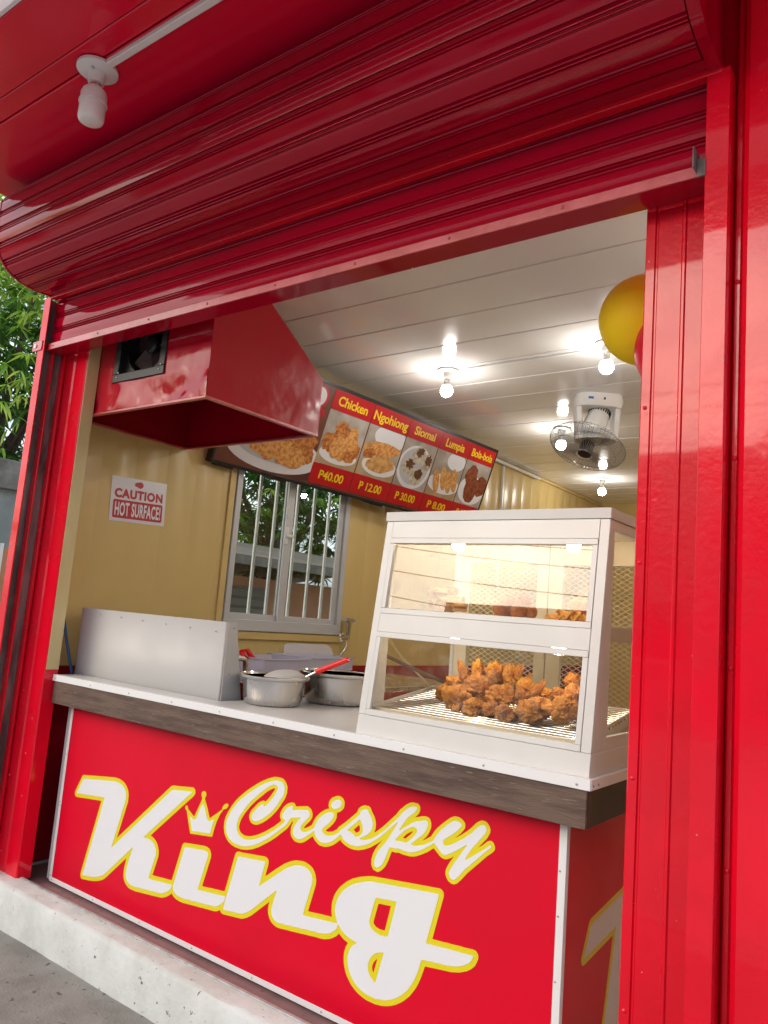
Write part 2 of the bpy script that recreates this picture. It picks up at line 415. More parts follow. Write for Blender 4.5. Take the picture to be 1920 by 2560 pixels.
# kerb: a whitewashed concrete step with an uneven arris
def kerb():
    b = MB(); nx = 90; xs = [-6.2 + i * (8.2 / nx) for i in range(nx + 1)]
    prof = [(1.955, -GROUND - .02), (1.952, -1.40), (1.958, -1.315), (1.966, -1.302), (1.985, -1.298), (2.046, -1.298), (2.05, -1.33)]
    k = len(prof); vs = []
    for x in xs:
        for j, (y, z) in enumerate(prof):
            d = .006 * noise.noise(Vector((x * 4, j * 1.3, 2))) + .003 * noise.noise(Vector((x * 15, j * 2.3, 5)))
            vs.append((x, y + (d if j < 5 else 0), z + (d * .7 if 1 < j < 5 else 0)))
    fs = [(i * k + j, (i + 1) * k + j, (i + 1) * k + j + 1, i * k + j + 1) for i in range(nx) for j in range(k - 1)]
    o = b.add(vs, fs).build('kerb', 'concrete_white', smooth=50)
    o.data.materials.append(MATS['kerb_top'])
    for p in o.data.polygons:
        if p.normal.z > .6: p.material_index = 1
    return structure(o)
kerb()

# ================================================================== the kiosk
XW, ZC, YB, XR = -3.66, 1.64, 9.3, .95      # inner left wall, ceiling, back wall, inner right wall
K = thing('food_kiosk', 'red painted metal food kiosk with cream walls inside and white panelled ceiling', 'kiosk')

def ribbed(y0, y1, z0, z1, m, name='wall_panel', x=XW, pitch=.21):
    """a wall sheet facing +X with shallow pressed grooves"""
    b = MB(); ys = [(y0, x)]
    y = math.ceil(y0 / pitch) * pitch
    while y < y1 - .012:
        if y > y0 + .012: ys += [(y - .007, x), (y - .003, x - .0014), (y + .003, x - .0014), (y + .007, x)]
        y += pitch
    ys.append((y1, x))
    vs = [(px, py, z) for z in (z0, z1) for py, px in ys]; k = len(ys)
    return b.add(vs, [(i, i + 1, k + i + 1, k + i) for i in range(k - 1)]).build(name, m, K, smooth=25)
W0, W1, WB, WT = 3.255, 4.378, -.146, .96
ZS = -.363                                   # the red skirting's top
for y0, y1 in ((2.10, 2.62), (2.6205, W0), (W1, 4.9), (4.9005, 5.9), (5.9005, 6.69), (6.6905, 7.9), (7.9005, YB)):
    ribbed(y0, y1, ZS, ZC, 'cream')
ribbed(W0 + .001, W1 - .001, ZS, WB, 'cream'); ribbed(W0 + .001, W1 - .001, WT, ZC, 'cream')
ribbed(2.10, YB, -1.31, ZS - .001, 'red_wall', 'skirting_panel', pitch=.3)
box('wall_shell', 'house_white', K, XW - .06, XW - .012, 2.05, W0, -1.33, 1.9)
box('wall_shell', 'house_white', K, XW - .06, XW - .012, W1, YB + .1, -1.33, 1.9)
box('wall_shell', 'house_white', K, XW - .06, XW - .012, W0, W1, -1.33, WB)
box('wall_shell', 'house_white', K, XW - .06, XW - .012, W0, W1, WT, 1.9)
box('rear_wall', 'cream', K, XW, XR, YB, YB + .06, -1.31, ZC + .02, 0)
box('far_side_wall', 'cream', K, XR, XR + .06, 2.06, YB, -1.31, ZC + .02, 0)
box('floor_slab', 'floor', K, XW, XR, 2.32, YB, -1.38, -1.329, 0)
box('roof_slab', 'house_white', K, XW - .2, XR + .3, 1.02, YB + .2, 2.02, 2.12)
# trims of the left wall
box('corner_trim', 'cream_edge', K, XW + .001, XW + .035, 2.10, 2.14, ZS, ZC, .002)
box('window_trim', 'cream', K, XW + .001, XW + .016, W0 - .055, W0 - .01, WB - .09, ZC - .02, .002)
box('window_trim', 'cream', K, XW + .001, XW + .016, W0 - .01, W1 + .02, WB - .052, WB - .006, .002)
box('cornice', 'cream', K, XW + .001, XW + .03, 2.3, YB, ZC - .03, ZC - .004, .003)
box('conduit', 'white_plastic', K, XW + .031, XW + .062, 4.9, 7.45, ZC - .05, ZC - .022, .008)
box('conduit', 'white_plastic', K, XW + .002, XW + .028, 6.675, 6.70, .4, ZC - .052, .004)
box('conduit', 'white_plastic', K, XW + .002, XW + .05, 4.6, 6.6, 1.02, 1.07, .008)

# ceiling of glossy white planks, each its own piece
CEIL = MB().box(XW, XR, 2.06, YB, ZC + .016, ZC + .03).build('ceiling', 'pvc_gap', K, smooth=0)
PITCH = .3525
def plank(y0, y1):
    b = MB()
    pr = [(y0 + .004, ZC + .014), (y0 + .004, ZC + .002), (y0 + .007, ZC), (y1 - .010, ZC), (y1 - .009, ZC + .0025), (y1, ZC + .0025), (y1, ZC + .014)]
    return b.extrude_x(pr, XW + .002, XR - .002).build('ceiling_plank', 'pvc', CEIL, smooth=0)
y = 3.0 - 2 * PITCH
plank(2.075, y - .001)
while y < YB - .02:
    plank(y, min(y + PITCH - .001, YB - .005)); y += PITCH

# front: header, right-hand wall, posts
box('header', 'red_paint', K, -3.68, -.43, 2.0, 2.055, 1.30, 2.0, .003)
def post(name, prof, z0, z1, m):   # profile in (x, y) swept upwards
    k = len(prof); vs = [(x, y, z) for z in (z0, z1) for x, y in prof]
    return MB().add(vs, [(i, i + 1, k + i + 1, k + i) for i in range(k - 1)]).build(name, m, K, smooth=30)
# left post: front face with a fold, inner face red below and cream above
post('post', [(-3.69, 2.035), (-3.585, 2.035), (-3.575, 2.041), (-3.565, 2.035), (-3.475, 2.035), (-3.47, 2.040), (-3.47, 2.105), (-3.66, 2.105)], -1.305, 1.45, 'red_paint')
box('post_lining', 'cream_edge', K, -3.4695, -3.4665, 2.041, 2.1045, ZS, 1.45, .001)
# right post: flange, groove, folded face
post('post', [(-.66, 2.10), (-.70, 2.10), (-.70, 2.033), (-.697, 2.030), (-.674, 2.030), (-.671, 2.036), (-.667, 2.036), (-.664, 2.033),
              (-.602, 2.033), (-.598, 2.029), (-.592, 2.029), (-.588, 2.033), (-.532, 2.033), (-.528, 2.026), (-.515, 2.026), (-.51, 2.030), (-.43, 2.030)], -1.305, 1.45, 'red_paint')
for z in (.62, .20, -.35, -.9): screw((-.686, 2.030, z), (0, -1, 0), K, 1.3, 'red_paint')
for z in (.47, -.28, -.8): screw((-.521, 2.026, z), (0, -1, 0), K, 1.2, 'red_paint')
# the wall right of the opening: a folded panel with a shadow gap beside the shutter guide
post('front_wall', [(-.452, 2.02), (-.452, 1.965), (-.446, 1.958), (-.436, 1.958), (-.430, 1.950), (-.424, 1.930), (-.412, 1.922), (-.20, 1.918), (-.19, 1.93), (-.16, 1.93), (-.15, 1.918), (1.0, 1.918), (1.0, 2.05)], -1.305, 2.0, 'red_paint')
for z in (.9, .45, -.05, -.5): screw((-.441, 1.957, z), (0, -1, 0), K, 1.3, 'red_paint')
# sill under the counter
box('sill', 'sill_paint', K, -3.70, 1.0, 2.062, 2.32, -1.38, -1.328, .003)
box('sill_edge', 'galv', K, -3.46, 1.0, 2.046, 2.0615, -1.38, -1.292, .002)
# soffit boards
SOF = box('soffit', 'dark', K, -3.74, XR + .25, 1.04, 2.0, 1.925, 1.94, 0)
for y0, y1, dz in ((1.03, 1.249, 0), (1.254, 1.333, .004), (1.337, 1.660, 0), (1.664, 1.990, .002)):
    b = MB(); z = 1.90 + dz
    b.extrude_x([(y0, z + .022), (y0, z + .003), (y0 + .004, z), (y0 + .05, z + .001), ((y0 + y1) / 2, z + .0006), (y1 - .05, z), (y1 - .004, z), (y1, z + .004), (y1, z + .022)], -3.735, XR + .25)
    b.build('soffit_board', 'red_soffit', SOF, smooth=30)
b = MB(); xs_ = [-3.9 + i * .019 for i in range(270)]
b.add([(x, y, 1.955 + .009 * math.sin(i * 1.57)) for y in (.66, 1.03) for i, x in enumerate(xs_)], [(i, i + 1, 271 + i, 270 + i) for i in range(269)]).build('roof_light', 'roof_light', K, smooth=60)
for y0, y1 in ((.20, .425), (.43, .655)):
    MB().extrude_x([(y0, 1.96), (y0, 1.933), (y0 + .004, 1.93), (y1 - .004, 1.93), (y1, 1.933), (y1, 1.96)], -3.9, XR + .3).build('soffit_board', 'red_soffit', K, smooth=30)
box('roof_slab', 'house_white', K, XW - .2, XR + .3, .16, .655, 2.0, 2.08)
box('eave_board', 'white_trim', K, -3.9, XR + .3, 1.012, 1.026, 1.895, 2.0)

# window in the left wall
WIN = bpy.data.objects.new('window', None); COL.objects.link(WIN); WIN.parent = K
b = MB()
xa, xb = XW - .05, XW + .022
for y0, y1, z0, z1 in ((W0, W0 + .042, WB, WT), (W1 - .05, W1, WB, WT), (W0 + .042, W1 - .05, WB, WB + .072), (W0 + .042, W1 - .05, WT - .05, WT)):
    b.box(xa, xb, y0, y1, z0, z1)
b.build('frame', 'alu', WIN, bev=.003)
for ya, yb, xo, nm in ((W0 + .043, 3.795, -.018, 'sash'), (3.735, W1 - .051, .004, 'sash')):
    b = MB(); x0, x1 = XW + xo - .016, XW + xo
    za, zb = WB + .073, WT - .051
    wl, wr = (.012, .062) if xo < 0 else (.065, .05)
    b.box(x0, x1, ya, ya + wl, za, zb); b.box(x0, x1, yb - wr, yb, za, zb)
    b.box(x0, x1, ya + wl, yb - wr, za, za + .036); b.box(x0, x1, ya + wl, yb - wr, zb - .03, zb)
    b.build(nm, 'alu', WIN, bev=.002)
    MB().box((x0 + x1) / 2 - .002, (x0 + x1) / 2 + .002, ya + wl, yb - wr, za + .036, zb - .03).build('pane', 'window_glass', WIN, smooth=0)
for yb_ in (3.385, 3.56, 3.715, 3.925, 4.10, 4.265):
    box('bar', 'white_trim', WIN, XW - .10, XW - .085, yb_ - .011, yb_ + .011, WB + .0, WT, .003)
b = MB().box(XW + .004, XW + .014, 3.728, 3.760, .44, .56).box(XW + .014, XW + .03, 3.735, 3.80, .488, .508)
b.build('latch', 'white_plastic', WIN, bev=.004)

# ================================================================== roller shutter
SH = thing('roller_shutter', 'red ribbed roller shutter rolled up under its curved ribbed housing', 'shutter')
def slat_profile():
    """outward bulge along one slat, t from 0 to 1"""
    pts = []
    for i in range(7): t = i / 6 * .60; pts.append((t, .0032 + .0007 * math.sin(math.pi * (i / 6))))
    pts += [(.615, .0005), (.63, -.004), (.65, -.004), (.665, .001), (.69, .004), (.72, .004), (.745, .001), (.76, -.004), (.78, -.004), (.80, .001), (.83, .0035), (.86, .003), (.885, -.001), (.92, -.0045), (.96, -.006), (.985, -.005), (.995, 0)]
    return pts
SP = slat_profile(); SPITCH = .0775
def sweep(path):
    seg = [0]
    for a, b in zip(path, path[1:]): seg.append(seg[-1] + math.dist(a, b))
    def f(s):
        for i in range(len(path) - 1):
            if s <= seg[i + 1] or i == len(path) - 2:
                t = (s - seg[i]) / (seg[i + 1] - seg[i])
                p = (path[i][0] + (path[i + 1][0] - path[i][0]) * t, path[i][1] + (path[i + 1][1] - path[i][1]) * t)
                return p
    return f, seg[-1]
# housing: a rounded box whose front is ribbed like the curtain
hp = [(1.895, 1.468), (1.85, 1.464), (1.79, 1.468), (1.74, 1.478), (1.70, 1.494), (1.665, 1.518), (1.637, 1.550), (1.618, 1.59), (1.606, 1.64), (1.601, 1.70), (1.600, 1.76), (1.600, 1.835)]
f, Ltot = sweep(hp)
HX0, HX1 = -3.645, -.505
HO = bpy.data.objects.new('housing', None); COL.objects.link(HO); HO.parent = SH
s0 = .045; n = 0
pl = [f(s0 * i / 4) for i in range(5)]
MB().extrude_x(pl, HX0, HX1).build('bottom_strip', 'red_shutter', HO, smooth=50)
s = s0
while s < Ltot - .01:
    pr = []
    for t, o in SP:
        q = s + t * SPITCH
        if q > Ltot: break
        p = f(q); p2 = f(min(q + .012, Ltot)); p1 = f(max(q - .012, 0))
        dx, dz = p2[0] - p1[0], p2[1] - p1[1]; l = math.hypot(dx, dz) or 1
        nrm = (-dz / l, dx / l)              # outwards: towards the street and down
        if nrm[0] > 0 or (abs(nrm[0]) < .2 and nrm[1] > 0): nrm = (-nrm[0], -nrm[1])
        pr.append((p[0] + nrm[0] * o, p[1] + nrm[1] * o))
    if len(pr) > 2: MB().extrude_x(pr, HX0 + .004, HX1 - .004).build('slat', 'red_shutter', HO, smooth=55)
    s += SPITCH
plate = [(1.90, 1.46), (1.90, 1.84)] + [(y - .006, z - .004) for y, z in reversed(hp)]
for x0, x1 in ((HX0 - .012, HX0), (HX1, HX1 + .03)):
    MB().extrude_x(plate, x0, x1, closed=True).build('end_plate', 'red_shutter', HO, smooth=30)
MB().extrude_x([(y + .007, z + .007) for y, z in hp], HX0 + .001, HX1 - .001).build('core', 'red_wall', HO, smooth=40)
box('end_rim', 'red_shutter', HO, HX1 + .001, HX1 + .031, 1.60, 1.66, 1.62, 1.845, .002)
box('housing_top', 'dark', HO, HX0, HX1, 1.61, 1.90, 1.836, 1.846, 0)
box('lintel', 'red_paint', HO, HX0, HX1 + .03, 1.897, 1.93, 1.452, 1.485, .003)
# curtain
CX0, CX1 = -3.655, -.50
z = 1.515
while z > 1.235:
    pr = []
    for t, o in SP:
        zz = z - t * SPITCH
        if zz < 1.222: break
        pr.append((1.945 - o, zz))
    MB().extrude_x(pr, CX0, CX1).build('slat', 'red_shutter', SH, smooth=55)
    z -= SPITCH
BAR = MB().box(-3.66, -.50, 1.920, 1.925, 1.190, 1.222).build('bottom_bar', 'red_bar', SH, bev=.001)
box('bar_flange', 'red_shutter', BAR, -3.66, -.50, 1.9255, 2.015, 1.190, 1.194, .001)
for i in range(9):
    x = -3.60 + i * .385; screw((x, 1.920, 1.207), (0, -1, 0), BAR, 1.15, 'red_bar')
MB().box(-3.745, -3.66, 1.895, 1.90, 1.186, 1.236).box(-3.70, -3.66, 1.90, 1.92, 1.188, 1.2).build('lug', 'red_bar', BAR, bev=.002)
MB().lathe([(.010, 0), (.010, .004)], (-3.715, 1.8945, 1.211), 14, (0, -1, 0)).build('lug_hole', 'white_trim', BAR)
MB().box(-.535, -.530, 1.872, 1.92, 1.192, 1.248).box(-.530, -.508, 1.896, 1.90, 1.175, 1.225).build('lug', 'track_dark', BAR, bev=.002)
for sgn, x0, x1 in ((1, -3.702, -3.645), (-1, -.454, -.510)):
    G = bpy.data.objects.new('guide', None); COL.objects.link(G); G.parent = SH
    def gx(a, b): return (min(x0 + sgn * a, x0 + sgn * b), max(x0 + sgn * a, x0 + sgn * b))
    z1 = 1.462
    a, c = gx(0, .057); box('front_lip', 'red_paint', G, a, c, 1.900, 1.906, -1.30, z1, .0015)
    a, c = gx(0, .006); box('web', 'red_paint', G, a, c, 1.906, 2.028, -1.30, z1, 0)
    a, c = gx(.0065, .012); box('track', 'steel_bare', G, a, c, 1.9065, 1.956, -1.30, z1, 0)
    a, c = gx(.006, .050); box('middle_lip', 'red_paint', G, a, c, 1.957, 1.964, -1.30, z1, .0015)
    a, c = gx(.0065, .020); box('track', 'track_dark', G, a, c, 1.9645, 2.015, -1.30, z1, 0)
    a, c = gx(.006, .052); box('rear_lip', 'red_paint', G, a, c, 2.016, 2.0275, -1.30, z1, .0015)

# ================================================================== counter
CO = thing('counter', 'red service counter with white top, rough brown edge board and large lettered front', 'counter')
ZT = -.386
b = MB()
top = [(-3.466, 2.085), (-.817, 2.085), (-.817, 2.95), (-2.44, 2.95), (-2.44, 2.215), (-3.466, 2.215)]
k = len(top); b.add([(x, y, z) for z in (ZT - .004, ZT) for x, y in top], [tuple(range(k - 1, -1, -1)), tuple(range(k, 2 * k))] + [(i, (i + 1) % k, k + (i + 1) % k, k + i) for i in range(k)])
b.build('counter_top', 'white_metal', CO, smooth=20)
TR = MB().box(-3.468, -.815, 2.081, 2.0845, ZT - .028, ZT + .0015).box(-3.468, -.8185, 2.0845, 2.105, ZT + .0005, ZT + .0015).build('edge_trim', 'white_trim', CO, bev=.0008)
TR2 = MB().box(-.8165, -.813, 2.085, 2.95, ZT - .028, ZT + .0015).build('edge_trim', 'white_trim', CO, bev=.0008)
for i in range(10): screw((-3.445 + i * .288, 2.081, ZT - .016), (0, -1, 0), TR, .8)
for y in (2.10, 2.135, 2.5): screw((-.813, y, ZT - .016), (1, 0, 0), TR2, .8)
box('edge_board', 'plywood', CO, -3.462, -.826, 2.087, 2.100, -.517, ZT - .0285, .0015)
box('edge_board', 'plywood_edge', CO, -.838, -.8255, 2.1005, 2.95, -.517, ZT - .0285, .0015)
box('edge_board', 'plywood_edge', CO, -3.462, -3.450, 2.1005, 2.215, -.517, ZT - .0285, .0015)
KS = 2.165 / 2.125
PX0, PX1, PY, PZ0, PZ1 = -3.345 * KS, -.893 * KS, 2.165, -1.29 * KS, -.45
PN = box('sign_panel', 'red_vinyl', CO, PX0, PX1, PY, PY + .012, PZ0, PZ1, .001)
PS = box('side_sign_panel', 'red_vinyl', CO, PX1 - .012, PX1, PY + .0125, 2.93, PZ0, PZ1, .001)
PT = bpy.data.objects.new('panel_trim', None); COL.objects.link(PT); PT.parent = CO
box('trim_strip', 'white_trim', PT, PX0 - .001, PX0 + .017, PY - .003, PY - .0005, PZ0 + .0185, -.518, .0008)
box('trim_strip', 'white_trim', PT, PX0 - .001, PX1 + .0, PY - .003, PY - .0005, PZ0 - .002, PZ0 + .018, .0008)
box('trim_strip', 'white_trim', PT, PX1 - .020, PX1 + .003, PY - .003, PY - .0005, PZ0 + .0185, -.518, .0008)
box('trim_strip', 'white_trim', PT, PX1 + .0005, PX1 + .003, PY - .0004, PY + .018, PZ0, -.518, .0008)
for z in (-1.29, -.98, -.965, -.75, -.53): screw((PX0 + .008, PY - .003, z), (0, -1, 0), PT, .7)
for z in (-1.2, -.95, -.78, -.66, -.53): screw((PX1 - .014, PY - .003, z), (0, -1, 0), PT, .75)
for i in range(8): screw((PX0 + .02 + i * .33, PY - .003, PZ0 + .008), (0, -1, 0), PT, .75)
box('frame_tube', 'alu', CO, PX0 - .034, PX0 - .0015, PY + .004, PY + .04, PZ0, -.518, .002)
box('carcass', 'dark', CO, -3.40, PX1 - .02, 2.42, 2.90, PZ0 + .01, -.53, 0)
box('carcass', 'dark', CO, -3.36, -3.33, PY + .05, 2.42, PZ0 + .01, -.53, 0)

